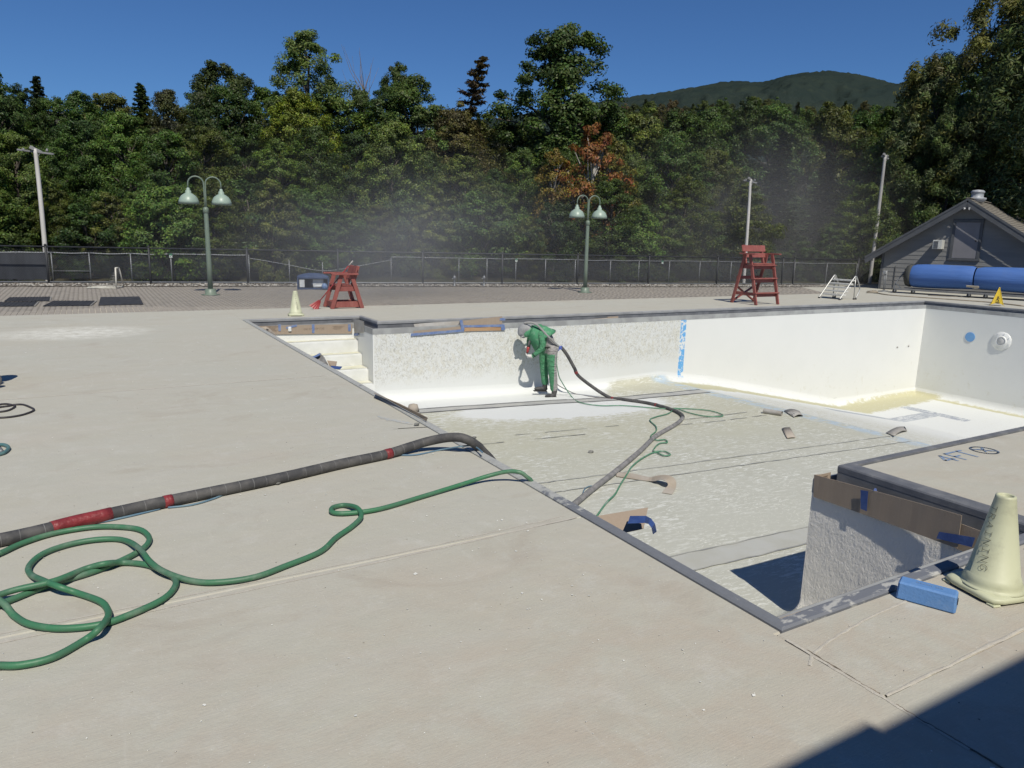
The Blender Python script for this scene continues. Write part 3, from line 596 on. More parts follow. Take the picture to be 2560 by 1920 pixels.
def conifer(name, seed, H, Rc, nb, npb, ls, lean=0, gap=.0, sag=.25):
    global rng
    rng = np.random.default_rng(seed); rd = random.Random(seed); Ps, Ns = [], []; mb = MB(); mb.tube([(0, 0, -.4), (lean*.5, 0, H*.5), (lean, 0, H)], [.02*H, .012*H, .01], 8)
    for i in range(nb):
        t = .1+.9*(i+.5)/nb
        if rd.random() < gap: continue
        z = H*t; L = Rc*(1-t)**.75*rd.uniform(.65, 1.15)+.15; a = i*2.4+rd.uniform(-.4, .4); q = np.sort(rng.uniform(.1, 1, npb)); ox = lean*t
        x = np.stack([ox+q*L*cos(a), q*L*sin(a), z-sag*L*q+.16*L*q**3], 1)+rng.normal(size=(npb, 3))*np.array([.09, .09, .05])*(.5+L*.5); wd = rng.uniform(-.28, .28, npb)*L*(1-q*.5); x[:, 0] -= sin(a)*wd; x[:, 1] += cos(a)*wd
        Ps.append(x); Ns.append(unit(np.array([0, 0, 1])+rng.normal(size=(npb, 3))*.5)); mb.tube([(ox, 0, z), (ox+L*.9*cos(a), L*.9*sin(a), z-sag*L*.9+.1*L)], [.03, .008], 4)
    P = np.concatenate(Ps); V, F = leaves(P, np.concatenate(Ns), ls*rng.uniform(.6, 1.3, len(P)), ls*.4); cm = npmesh(name+'_crown', V, F, LEAF)
    me = bpy.data.meshes.new(name+'_trunk'); me.from_pydata(mb.v, [], mb.f); me.materials.append(BARK); return (me, cm, H)
PT = {
 'maple_a': broad('maple_a', 11, 11, 3.6, .8, 230, 38000, .17, (.4, .85), .75, .2),
 'maple_b': broad('maple_b', 23, 10, 3.2, .6, 210, 34000, .165, (.38, .8), .7, .2),
 'maple_c': broad('maple_c', 37, 12, 3.4, 1.0, 220, 38000, .17, (.4, .9), .8, .2),
 'ash': broad('ash', 41, 12, 2.7, 2.0, 180, 26000, .17, (.3, .65), .9, .15, 6, .42),
 'tall_maple': broad('tall_maple', 59, 14, 3.5, 4.6, 160, 36000, .2, (.45, .95), .8, .12, 7, .6, 0, None, .3, .9),
 'sparse': broad('sparse', 61, 8, 2.6, 1.2, 120, 11000, .19, (.3, .6), .7, .2, 5, .55, 0, BARKP),
 'shrub': broad('shrub', 71, 5, 2.3, .05, 140, 26000, .145, (.3, .62), .65, .2),
 'shrub_b': broad('shrub_b', 73, 6, 2.0, .05, 140, 25000, .145, (.3, .6), .65, .2),
 'drooping': broad('drooping', 83, 15, 4.6, .6, 280, 52000, .29, (.45, .9), .85, .25, 6, .26, .9, None, .6),
 'spruce': conifer('spruce', 91, 13, 2.8, 150, 95, .3), 'spruce_b': conifer('spruce_b', 95, 11, 2.1, 120, 80, .27, .3),
 'spire': conifer('spire', 97, 10, 2.0, 75, 95, .24, 2.3, .2, .02)}
DK, MD, LG, YG, OL, GG_, BR = (.050, .080, .026), (.068, .104, .030), (.088, .128, .036), (.14, .165, .034), (.086, .100, .030), (.098, .124, .058), (.075, .074, .034)
def tree(kind, name, px, topy, dist, col, label, group=None, wide=1., rot=None, zb=None):
    me_t, me_c, H = PT[kind]; b = AT(px*k_, 700, dist); z = th(b.x, b.y) if zb is None else zb; tz = AT(px*k_, topy*k_, dist).z; s_ = (tz-z)/H
    o = empty(name, (b.x, b.y, z), random.uniform(0, 6.28) if rot is None else rot, label, 'tree', group); o.scale = (s_*wide, s_*wide, s_)
    t = link('trunk', me_t, o); c = link('crown', me_c, o); c.color = (*col, 1); t.color = (1, 1, 1, 1); return o
def vary(c, a=.25): q = random.uniform(1-a, 1+a); return tuple(x*q*random.uniform(.92, 1.08) for x in c)
def fdist(px):                                     # distance of the fence along a pixel column
    d = ray(px*k_, 700); n_ = Vector((FB.y-FA.y, FA.x-FB.x, 0)); t = n_.dot(FA)/n_.dot(d); return t*sqrt(d.x**2+d.y**2)
# trees one can single out
tree('ash', 'ash_tree', 675, 80, 42, (.105, .14, .050), 'tall loose pale green tree rising above the wood left of centre', wide=1.15)
tree('maple_a', 'maple_tree', 655, 205, 38.5, (.14, .165, .03), 'bright yellow green tree below the tall loose pale one', wide=.9)
tree('tall_maple', 'maple_tree', 1204, 66, 41, (.055, .083, .027), 'tall lone dark maple standing clear above the skyline', rot=2.4, wide=1.22)
tree('sparse', 'maple_tree', 1268, 276, 35.5, (.20, .085, .034), 'orange turning maple with pale bare branches behind the right lamp', wide=.82)
tree('sparse', 'maple_tree', 1190, 330, 36, (.15, .11, .03), 'yellowing small maple beside the orange one', wide=.9)
tree('sparse', 'maple_tree', 1300, 300, 36.2, (.13, .12, .03), 'olive yellow young maple just right of the orange one', wide=.9)
tree('spire', 'spruce_tree', 938, 122, 41, (.075, .056, .042), 'leaning brownish spire shaped tree on the skyline', rot=-.6, wide=1.1)
tree('maple_b', 'maple_tree', 985, 235, 40, (.092, .08, .036), 'brown tinged tree right of the leaning spire', wide=.9)
tree('drooping', 'ash_tree', 1975, 140, 46, GG_, 'big grey green drooping tree behind the left slope of the shed roof', wide=.85)
tree('drooping', 'ash_tree', 2095, -20, 45, (.12, .118, .046), 'tallest drooping tree with yellowish crown above the shed ridge', wide=.95)
tree('drooping', 'ash_tree', 2240, -110, 42, (.085, .108, .05), 'drooping tree cut by the right edge of the picture', wide=1.0)
tree('drooping', 'ash_tree', 2030, 240, 42.5, (.08, .105, .048), 'lower drooping tree just left of the shed roof vent', wide=.9)
tree('spruce', 'spruce_tree', 1665, 285, 41, (.026, .036, .019), 'dark spruce behind the pole above the tall red chair', wide=1.15)
tree('spruce', 'spruce_tree', 1765, 330, 43, (.022, .03, .018), 'darker broad spruce right of the tall red chair', wide=1.3)
tree('maple_c', 'maple_tree', 490, 145, 42, (.05, .064, .026), 'dark round topped tree left of the tall pale one', wide=1.1)
tree('maple_a', 'maple_tree', 20, 163, 40, DK, 'dark broad tree at the left edge of the wood', wide=1.0)
tree('spruce_b', 'spruce_tree', 128, 172, 46, (.032, .045, .026), 'narrow pointed conifer on the left skyline', wide=.9)
tree('ash', 'ash_tree', 860, 145, 43, (.06, .083, .03), 'slim dark tree just left of the leaning spire', wide=.8)
tree('spruce_b', 'spruce_tree', 1025, 243, 60, (.05, .07, .03), 'thin pointed tree in the dip of the skyline', wide=.6)
LM = [(-400, 'the left picture edge'), (90, 'the pole with crossarm'), (443, 'the left lamp post'), (745, 'the low guard chair'), (938, 'the leaning spire'), (1180, 'the worker'), (1268, 'the right lamp post'), (1632, 'the tall guard chair'), (1905, 'the shade dappled pole'), (2110, 'the shed ridge')]
ORD = ('first', 'second', 'third', 'fourth', 'fifth', 'sixth', 'seventh', 'eighth', 'ninth', 'tenth', 'eleventh', 'twelfth', 'thirteenth', 'fourteenth', 'fifteenth', 'sixteenth', 'seventeenth', 'eighteenth')
def relabel(row, phrase):                          # each tree named by its place after a landmark
    cnt = {}
    for px, o in sorted(row, key=lambda q: q[0]):
        a = max((l for l in LM if l[0] <= px), key=lambda l: l[0])[1]; n_ = cnt.get(a, 0); cnt[a] = n_+1
        o['label'] = f"{'dark conifer' if 'spruce' in o.name else 'green tree' if 'young' not in o.name else 'young leafy tree'} {phrase}, {ORD[n_]} right of {a}"
rowA, rowB, rowC, rowD = [], [], [], []
# the wood itself, in four loose rows
SKY = [(-250, 160), (-50, 180), (70, 195), (180, 202), (250, 186), (310, 188), (370, 178), (430, 190), (560, 185), (620, 190), (730, 190), (800, 190), (890, 170), (960, 240), (1050, 270), (1110, 255), (1200, 240), (1330, 225), (1420, 222), (1580, 222), (1740, 225), (1830, 236), (1900, 218), (2000, 150), (2300, 60)]
sky_y = lambda px: np.interp(px, [a for a, b in SKY], [b for a, b in SKY])
i = 0; px = -240
while px < 2460:                                   # back row forms the skyline
    kd = ('maple_a', 'maple_c', 'maple_b', 'spruce' if i == 9 else 'maple_a', 'maple_c', 'ash')[i % 6]; col = vary((DK, MD, OL, (.052, .08, .028), BR if 200 < px < 460 else MD, DK)[i % 6])
    o = tree(kd, 'spruce_tree' if kd == 'spruce' else 'broadleaf_tree', px, sky_y(px)+random.uniform(-4, 26), fdist(px)+random.uniform(13, 18), col, 'dark conifer among the back row of the wood' if kd == 'spruce' else 'broadleaf tree in the back row of the wood', 'back row of the wood', wide=random.uniform(.85, 1.15)); rowA.append((px, o)); px += random.uniform(52, 74); i += 1
px = -240
while px < 2400:                                   # middle row
    if not (1590 < px < 1850):
        kd = ('maple_b', 'maple_a', 'maple_c')[i % 3]; col = vary((MD, DK, LG, MD, OL, DK, LG)[i % 7]); o = tree(kd, 'broadleaf_tree', px, sky_y(px)+random.uniform(60, 130), fdist(px)+random.uniform(7.5, 10.5), col, 'green broadleaf tree in the middle of the wood', 'middle row of the wood', wide=random.uniform(.9, 1.2)); rowB.append((px, o))
    px += random.uniform(62, 86); i += 1
px = -240
while px < 1960:                                   # young trees and bushes against the fence
    kd = ('shrub', 'shrub_b', 'maple_b')[i % 3]; dk = 1600 < px < 1840
    col = vary((LG, MD, (.085, .105, .025), DK, OL, MD)[i % 6], .3); top = random.uniform(385, 470) if not dk else random.uniform(480, 530)
    o = tree(kd, 'young_tree', px, top, fdist(px)+random.uniform(2.6, 5), col if not dk else DK, 'young leafy tree at the front of the wood along the fence', 'young trees along the fence', wide=random.uniform(.9, 1.25)); rowC.append((px, o)); px += random.uniform(48, 70); i += 1
for j in range(34):                                # wooded slope climbing towards the mountain
    px = 1240+j*21+random.uniform(-8, 8); dd = random.uniform(75, 130); kd = ('maple_a', 'spruce', 'maple_c', 'ash', 'maple_b')[j % 5]
    o = tree(kd, 'spruce_tree' if kd == 'spruce' else 'broadleaf_tree', px, np.interp(px, [1240, 1330, 1420, 1600, 1700, 1850, 1960], [232, 218, 212, 215, 212, 225, 200])+random.uniform(-4, 22)-(14 if j == 9 else 0), dd, vary(((.062, .075, .034), (.042, .052, .034), OL, (.09, .082, .036), (.09, .065, .042) if j in (4, 9) else MD)[j % 5]), 'far conifer on the wooded slope below the mountain' if kd == 'spruce' else 'far broadleaf tree on the wooded slope below the mountain', 'trees on the slope below the mountain', zb=AT(px*k_, 330*k_, dd).z); rowD.append((px, o))
relabel(rowA, 'on the skyline of the wood'); relabel(rowB, 'in mid wood'); relabel(rowC, 'at the fence'); relabel(rowD, 'on the far slope')
# bare twiggy top beside the tall pale tree
bt = AT(790*k_, 700, 43); z0 = th(bt.x, bt.y); zt = AT(790*k_, 128*k_, 43).z; tw = empty('bare_tree', (bt.x, bt.y, z0), 0, 'leafless twiggy treetop right of the tall pale tree', 'tree'); mb = MB()
mb.tube([(0, 0, -.3), (.1, 0, (zt-z0)*.6), (.15, .05, (zt-z0)*.85)], [.14, .07, .03], 6); mb.build('trunk', BARK, tw); mb = MB()
for q in range(30):
    a = random.uniform(0, 6.28); h0 = (zt-z0)*random.uniform(.55, .85); l = random.uniform(.6, 1.6); p1 = Vector((.1+cos(a)*l*.5, sin(a)*l*.5, h0+l*.8)); p2 = p1+Vector((cos(a)*l*.25+random.uniform(-.2, .2), sin(a)*l*.2, l*.9)); mb.tube([(.1, 0, h0), p1, p2], [.02, .012, .005], 4)
mb.build('twigs', M('twig', (.16, .12, .10), (.22, .18, .15), 5, .9), tw)
rng = np.random.default_rng(7)
# ------------------------------------------------------------------ fences
BLK = M('black_vinyl', (.022, .024, .028), (.035, .037, .04), 5, .55); SILV = M('galvanised', (.235, .245, .255), (.17, .18, .19), 8, .5, metal=.4)
def chain(mb, A, B, z0, z1, sp=.07, r=.0026):
    L = (B-A).length; d = (B-A)/L; h = z1-z0; n = int((L+h)/sp)
    for s_ in (1, -1):
        for i in range(-int(h/sp)-1, n):
            a = i*sp; pts = []
            lo, hi = max(0, -a if s_ > 0 else a-L), min(h, (L-a) if s_ > 0 else a)
            if s_ < 0: lo = max(0, a-L)
            if hi-lo < .02: continue
            p = A+d*(a+s_*lo); q = A+d*(a+s_*hi); p = Vector((p.x, p.y, z0+lo)); q = Vector((q.x, q.y, z0+hi)); mb.tube([p, q], r, 3, False)
fn = empty('chain_link_fence', FA, label='black chain link fence along the gravel strip behind the deck', cat='fence')
FH = 1.22
for px in (-140, 123, 378, 620.5, 846, 1057, 1254.6, 1442, 1619.7, 1790.6, 1953, 1981, 2140):
    p = VL(px, 712, FA, FB); mb = MB(); mb.cyl((p.x, p.y, -.2), (p.x, p.y, FH+.03), .036, n=10); mb.lathe([(.042, 0), (.042, .03), (.025, .055), (0, .06)], 10, (p.x, p.y, FH+.03)); mb.build('post', BLK, fn, True, True)
p0, p1 = VL(-260, 712, FA, FB), VL(2175, 712, FA, FB)
MB().cyl((p0.x, p0.y, FH), (p1.x, p1.y, FH), .024, n=8).build('top_rail', BLK, fn, True, True)
MB().cyl((p0.x, p0.y, .09), (p1.x, p1.y, .09), .026, n=8).build('bottom_rail', SILV, fn, True, True)
mb = MB(); chain(mb, Vector((p0.x, p0.y+.04, 0)), Vector((p1.x, p1.y+.04, 0)), .06, FH, .075, .0030); mb.build('wire_mesh', BLK, fn, False, True)['kind'] = 'stuff'
# lower silver fence with wind screen behind
def screen_mat():
    mt, nt, nd, lk, bs = nodes_of('wind_screen'); g = N(nt); p = g.pos(); c = g.mix(g.ramp(g.noise(g.map(p, (1, 1, .25)), 2.2, 5), .35, .7), (.013, .016, .022), (.024, .027, .034)); lk.new(c, bs.inputs['Base Color']); bs.inputs['Roughness'].default_value = .8
    tr = nt.nodes.new('ShaderNodeBsdfTransparent'); mx = nt.nodes.new('ShaderNodeMixShader'); lk.new(g.ramp(g.noise(p, .22, 2), .35, .62, .06, .6), mx.inputs[0]); lk.new(tr.outputs[0], mx.inputs[1]); lk.new(bs.outputs[0], mx.inputs[2]); lk.new(mx.outputs[0], nt.nodes['Material Output'].inputs['Surface']); return mt
SCR = screen_mat()
off = Vector((.19, .98, 0))*1.3; SA, SB = FA+off, FB+off; SH = 1.0
f2 = empty('tube_fence', SA, label='lower galvanised tube fence with dark wind screen behind the black one', cat='fence')
sp_ = [-40, 45, 133, 227, 330, 430, 527, 624, 724, 807, 978, 1057, 1147, 1217, 1289, 1363, 1437, 1525, 1596, 1672, 1748, 1826, 1905, 1985, 2065, 2140]
prev = None
for px in sp_:
    p = VL(px, 690, SA, SB); h = SH-(.16 if px == 724 else .22 if px == 807 else 0)
    MB().cyl((p.x, p.y, -.2), (p.x, p.y, h), .02, n=8).build('post', SILV, f2, True, True)
    if prev is not None:
        q = prev
        if px not in (724, 807, 978):
            mid = (p+q)/2; MB().tube(crom([(q.x, q.y, SH), (mid.x, mid.y, SH-.012+random.uniform(-.02, .02)), (p.x, p.y, SH)], 4), .019, 8).build('top_rail', SILV, f2, True, True)
        rows = []
        for zz in (.12, .4, .7, SH-.04): rows.append([(q.x+(p.x-q.x)*t/8, q.y+(p.y-q.y)*t/8+.03+.02*sin(t*1.7+zz*5+px), zz*(1 if px not in (724, 807, 978) else .84)) for t in range(9)])
        if 100 < px: MB().sheet(rows).build('wind_screen', SCR, f2, True, True)
    prev = p
a, b = VL(133, 690, SA, SB), VL(227, 690, SA, SB); MB().cyl((a.x, a.y, .38), (b.x, b.y, .38), .014, n=6).build('mid_rail', SILV, f2, True, True)
a, b, c, d = VL(624, 646, SA, SB), VL(724, 663, SA, SB), VL(810, 677, SA, SB), VL(977, 650, SA, SB)
MB().tube(crom([a, a.lerp(b, .35)+Vector((0, 0, .01)), b, c, c.lerp(d, .5)+Vector((0, 0, -.03)), d], 6), .014, 6).build('sagging_rail', SILV, f2, True, True)
# opaque dark screen left of the corner post
off3 = Vector((.19, .98, 0))*.5; A3 = FA+off3; B3 = VL(118, 690, A3, FB+off3); f3 = empty('screened_fence', (B3.x, B3.y, 0), label='fence section fully covered by dark slatted screen at the left edge', cat='fence'); L3 = VL(-170, 690, A3, FB+off3)
mb = MB(); N3 = 26
for i in range(N3):
    a = L3.lerp(B3, i/N3); b = L3.lerp(B3, (i+1)/N3); dz = random.uniform(-.02, .02); MB().bar((a.x, a.y, .56+dz), (b.x, b.y, .56+dz), .012, .86).build('slat', M('screen_slat', (.045, .05, .062), (.03, .034, .042), 3, .7, stretch=(1, 1, .2)), f3, False, True)
MB().cyl((L3.x, L3.y, 1.0), (B3.x, B3.y, 1.0), .018, n=8).build('top_rail', SILV, f3, True, True)
for px in (430, 1289, 1653):
    A_, B_ = (SA, SB); p = VL(px, 690, A_, B_); o = empty('notice_board', (p.x, p.y-.03, .94), 0, {430: 'small green and white notice on the fence left of the left lamp', 1289: 'small green and white notice on the fence in the middle', 1653: 'small green and white notice on the fence left of the tall red chair'}[px], 'notice', 'fence notices')
    MB().box((0, 0, 0), (.1, .008, .14)).build('board', M('notice_white', (.62, .68, .64), (.55, .6, .56), 5, .6), o); MB().box((0, -.006, .045), (.1, .006, .05)).build('band', M('notice_green', (.05, .22, .12), (.04, .18, .1), 5, .6), o); mb = MB(); ribbon(mb, [(-.02, -.0058, -.045), (.02, -.0058, .01)], .014, lambda p: Vector((0, -1, 0))); mb.build('symbol', M('notice_ink', (.05, .2, .12), None, 5, .6), o)
for px, py in ((1136, 722), (1210, 722)):
    p = G(px, 716); o = empty('water_standpipe', p, 0, 'short metal standpipe by the fence, '+('left one of the pair' if px < 1200 else 'right one of the pair'), 'standpipe', 'standpipes by the fence')
    MB().lathe([(.055, 0), (.055, .03), (.035, .04), (.035, .26), (.06, .28), (.06, .36), (.03, .4), (0, .41)], 12).build('body', SILV, o, True); MB().cyl((-.05, 0, .3), (-.11, 0, .28), .022).build('spout', SILV, o, True); MB().lathe([(.03, 0), (.03, .02), (0, .025)], 10, (0, 0, .41)).build('handle', SILV, o)

# ------------------------------------------------------------------ lamp posts
LG1 = M('lamp_green', (.145, .19, .145), (.16, .205, .16), 3, .45, spec=.5); LSH = M('shade_green', (.29, .37, .305), (.26, .34, .28), 3, .4, spec=.5)
def lamp(p, label, rz):
    o = empty('lamp_post', p, rz, label, 'lamp post', 'twin shade lamp posts')
    MB().lathe([(.26, 0), (.26, .012), (.155, .014), (.155, .16), (.14, .175), (.085, .18)], 24).build('base', LG1, o, True)
    mb = MB().lathe([(.074, .17), (.07, .9), (.062, 2.34), (.058, 2.36)], 18); mb.build('pole', LG1, o, True)
    MB().lathe([(.066, 2.34), (.078, 2.35), (.078, 2.47), (.05, 2.5), (.03, 2.51)], 18).build('collar', LG1, o, True)
    for s_ in (-1, 1):
        ap = [(s_*.016, 0, 2.4), (s_*.018, 0, 2.85), (s_*.02, 0, 3.1)]+[(s_*(.2275-.2085*cos(t*pi/10)), 0, 3.14+.21*sin(t*pi/10)) for t in range(1, 11)]+[(s_*.435, 0, 3.0)]
        MB().tube(ap, .02, 10).build('arm', LG1, o, True)
        sh = MB().lathe([(.028, 3.03), (.04, 3.02), (.05, 2.96), (.075, 2.95), (.078, 2.88), (.105, 2.87), (.14, 2.845), (.19, 2.81), (.24, 2.74), (.268, 2.66), (.28, 2.58), (.268, 2.582), (.245, 2.67), (.18, 2.78), (.09, 2.83), (0, 2.835)], 32, (s_*.435, 0, 0)).build('shade', LSH, o, True)
        MB().lathe([(0, 2.59), (.03, 2.6), (.045, 2.66), (.04, 2.72), (.03, 2.79)], 12, (s_*.435, 0, 0)).build('bulb', M('bulb_glass', (.75, .75, .72), (.7, .7, .68), 2, .2), sh, True)
    return o
lamp(G(527, 737), 'green twin shade lamp post nearest the black mats on the left', -R(8)); lamp(G(1462, 731), 'green twin shade lamp post in front of the orange tree', -R(10))

# ------------------------------------------------------------------ utility poles
PALE = M('pole_wood_pale', (.58, .56, .53), (.47, .45, .42), 3, .9, .2, 30, stretch=(1, 1, .15)); DW = M('crossarm_wood', (.17, .17, .17), (.24, .24, .24), 4, .85, stretch=(.3, 1, 1))
def pole(px, pyb, pxt, pyt, dist, r, label, arm=None, mat=PALE):
    b = AT(px, pyb, dist); t = AT(pxt, pyt, dist); g0 = th(b.x, b.y); o = empty('utility_pole', (b.x, b.y, g0), 0, label, 'utility pole')
    d = (t-b); d.y *= .3; e = b+d*((g0-.3-b.z)/d.z); MB().tube(crom([e, b.lerp(t, .5)+Vector((.015, 0, 0)), t], 6), [r*(1-.02*i) for i in range(13)], 12).build('shaft', mat, o, True, True)
    if arm:
        rr = _r0
        MB().bar(t-rr*arm*.62+Vector((0, 0, -.06+.02*arm)), t+rr*arm*.62+Vector((0, 0, -.16)), .05, .06).build('crossarm', DW, o, False, True, bev=.006)
        MB().bar(t-rr*.18+Vector((0, -.1, .05)), t+rr*.2+Vector((0, .1, -.12)), .09, .12).build('bracket', DW, o, False, True, bev=.01)
        for s_ in (-.4, .4): MB().lathe([(.03, 0), (.045, .03), (.03, .06), (.04, .08), (0, .1)], 10, t+rr*arm*s_+Vector((0, 0, -.08))).build('insulator', M('porcelain', (.3, .3, .3), (.2, .2, .2), 5, .3), o, True, True)
        MB().bar(t+Vector((0, 0, -.35)), t+rr*.16+Vector((0, 0, -.13)), .02, .02).build('brace', DW, o, False, True)
    return o
pole(113, 630, 88, 372, 30.5, .082, 'thick pale wooden pole with crossarm at the left behind the fence', 1.0)
pole(1866, 613, 1876, 448, fdist(1866/k_)+1.3, .075, 'slim pale pole with small crossarm above the tall red chair', .5)
pole(2182, 640, 2213, 388, fdist(2182/k_)+1.0, .085, 'pole dappled by shade between the wood and the shed', .3, M('pole_grey', (.42, .41, .39), (.30, .29, .28), 3, .9, .3, 30, stretch=(1, 1, .15)))
# ------------------------------------------------------------------ lifeguard chairs
RED = M('chair_red', (.275, .088, .074), (.23, .068, .058), 5, .6, .15, 40, stretch=(1, 1, .4), dirt=((.36, .16, .13), 9, .5))
def chair(loc, rz, label, W, D, Dt, za, zs, zb, steps, base, xbrace):
    o = empty('lifeguard_chair', loc, rz, label, 'lifeguard chair', 'red lifeguard chairs')     # front faces +x, width along y
    t, w = .045, .10
    for s_ in (-1, 1):
        y = s_*W/2
        for q in (-1, 1): MB().bar((q*D/2, y, 0), (q*Dt/2, y, za), t, w, (1, 0, 0)).build('leg', RED, o, bev=.005)
        MB().box((.06, y+s_*.05, za+.022), (Dt+.42, .11, .04)).build('armrest', RED, o, bev=.006)
        f = zs/za; xw = D/2+(Dt/2-D/2)*f
        MB().bar((-xw-.05, y-s_*.046, zs-.09), (xw+.05, y-s_*.046, zs-.09), .04, .12).build('seat_rail', RED, o, bev=.005)
        if base: MB().bar((-D/2+.02, y-s_*.046, .1), (D/2-.02, y-s_*.046, .1), .035, .15).build('base_rail', RED, o, bev=.005)
        MB().bar((-Dt/2-.02, y-s_*.1, zs-.1), (-Dt/2-.2, y-s_*.1, zb), .05, .09, (1, 0, 0)).build('back_post', RED, o, bev=.005)
    for i in range(3): MB().box((-Dt/2+.06+(Dt+.1)*i/2.6, 0, zs), ((Dt+.1)/2.8, W-.1, .03)).build('seat_slat', RED, o, bev=.005)
    n = Vector((.18, 0, zb-zs+.1)).normalized()
    for zz, hh in ((zb-.10, .2), (zs+(zb-zs)*.45, .14)):
        fr = (zz-zs+.1)/(zb-zs+.1); MB().box((-Dt/2-.02-.18*fr+.04, 0, zz), (.03, W+.04, hh), Matrix.Rotation(-.25, 3, 'Y')).build('back_slat', RED, o, bev=.006)
    for zz in steps:
        x = D/2+(Dt/2-D/2)*zz/za; MB().box((x+.02, 0, zz), (.13, W+.09, .035)).build('step', RED, o, bev=.005)
        MB().box((x-.03, 0, zz-.07), (.03, W-.05, .10)).build('step_rail', RED, o, bev=.005)
    if base:
        for q in (-1, 1): MB().box((q*(D/2-.05), 0, .1), (.035, W-.05, .15)).build('base_rail', RED, o, bev=.005)
    if xbrace:
        for s_ in (-1, 1): MB().bar((-D/2+.0+.005*s_, s_*(W/2-.03), .06), (-D/2+.07+.005*s_, -s_*(W/2-.03), .55), .03, .09, (1, 0, 0)).build('cross_brace', RED, o)
        MB().box((-D/2+.12, 0, .8), (.03, W, .1)).build('back_rail', RED, o, bev=.005)
        MB().bar((-D/2+.04, -W/2+.06, .32), (D/2-.05, -W/2+.06, .32), .03, .1).build('side_rail', RED, o, bev=.005)
    return o
c1 = G(869, 771); chair(Vector((c1.x-.02, c1.y+.27, 0)), pi, 'low red wooden guard chair with a red scoop leaning on it', .62, .78, .26, .84, .58, 1.06, (), True, False)
chair(Vector((18.15, 15.98, 0)), -pi/2, 'tall red wooden guard chair with front ladder steps', .98, .98, .2, 1.52, 1.24, 1.80, (.36, .80, 1.2), False, True)
# red scoop leaning on the low chair
ft = G(783, 772, .01); tp = HY(882, 652, c1.y+.05); sc = empty('scoop', ft, 0, 'red long handled ribbed scoop leaning against the low guard chair', 'scoop')
dv = (tp-ft).normalized(); REDP = M('red_plastic', (.34, .05, .05), (.28, .04, .045), 4, .45); j0 = ft+dv*.26
MB().cyl(j0, ft+dv*(tp-ft).length*.9, .014, n=10).build('handle', REDP, sc, True, True); MB().cyl(ft+dv*(tp-ft).length*.89, tp, .016, n=10).build('grip', M('grip_grey', (.4, .38, .36), (.3, .28, .27), 6, .5), sc, True, True)
sd_ = dv.cross(Vector((0, -1, .3))).normalized(); up_ = sd_.cross(dv); rows = []
for i in range(5):
    t = i/4; hw = .03+.10*t; rows.append([j0-dv*.26*t+sd_*hw*(k/4-1)+up_*(.012*(k % 2)+.03*t*t) for k in range(9)])
MB().sheet(rows, .006).build('blade', REDP, sc, False, True)

# ------------------------------------------------------------------ shed
shed = empty('shed', (30.6, 16.3, 0), label='grey clapboard shed with gable door behind the blue pool cover', cat='shed')
CLAP = M('clapboard_grey', (.205, .205, .20), (.18, .18, .178), 2, .75, .1, 30, coord='pos', stretch=(.4, .4, 3)); TRIM = M('shed_trim', (.085, .09, .098), (.07, .075, .082), 3, .7); SHIN = M('shingle', (.22, .20, .165), (.15, .135, .115), 7, .95, .5, 60, coord='pos', lo=.35, hi=.65); DOORM = M('shed_door', (.20, .195, .205), (.18, .175, .185), 2, .6)
ZR, SLP, HWID = 3.66, .535, 3.7; ex = .18; z = .05
while z < ZR-.15:
    hw = min(HWID, (ZR-.12-z-ex*.5)/SLP)
    if hw > .12: MB().add([(30.585, 16.3-hw, z-.01), (30.585, 16.3+hw, z-.01), (30.6, 16.3+hw, z+ex+.012), (30.6, 16.3-hw, z+ex+.012), (30.66, 16.3-hw, z-.01), (30.66, 16.3+hw, z-.01), (30.66, 16.3+hw, z+ex+.012), (30.66, 16.3-hw, z+ex+.012)], [(0, 3, 2, 1), (4, 5, 6, 7), (0, 1, 5, 4), (3, 7, 6, 2), (1, 2, 6, 5), (0, 4, 7, 3)]).build('clapboard', CLAP, shed, False, True)
    z += ex
MB().prism([(30.67, 12.62), (37, 12.62), (37, 19.98), (30.67, 19.98)], 0, 1.6).build('wall', CLAP, shed, False, True)
MB().add([(30.67, 12.62, 1.6), (30.67, 19.98, 1.6), (30.67, 16.3, ZR-.13), (37, 12.62, 1.6), (37, 19.98, 1.6), (37, 16.3, ZR-.13)], [(0, 2, 1), (3, 4, 5)]).build('gable_wall', CLAP, shed, False, True)
for y in (12.62, 19.98): MB().box((30.6, y, .83), (.09, .11, 1.66)).build('corner_board', TRIM, shed, False, True)
RX0, RX1, HO = 30.2, 37.3, 4.42
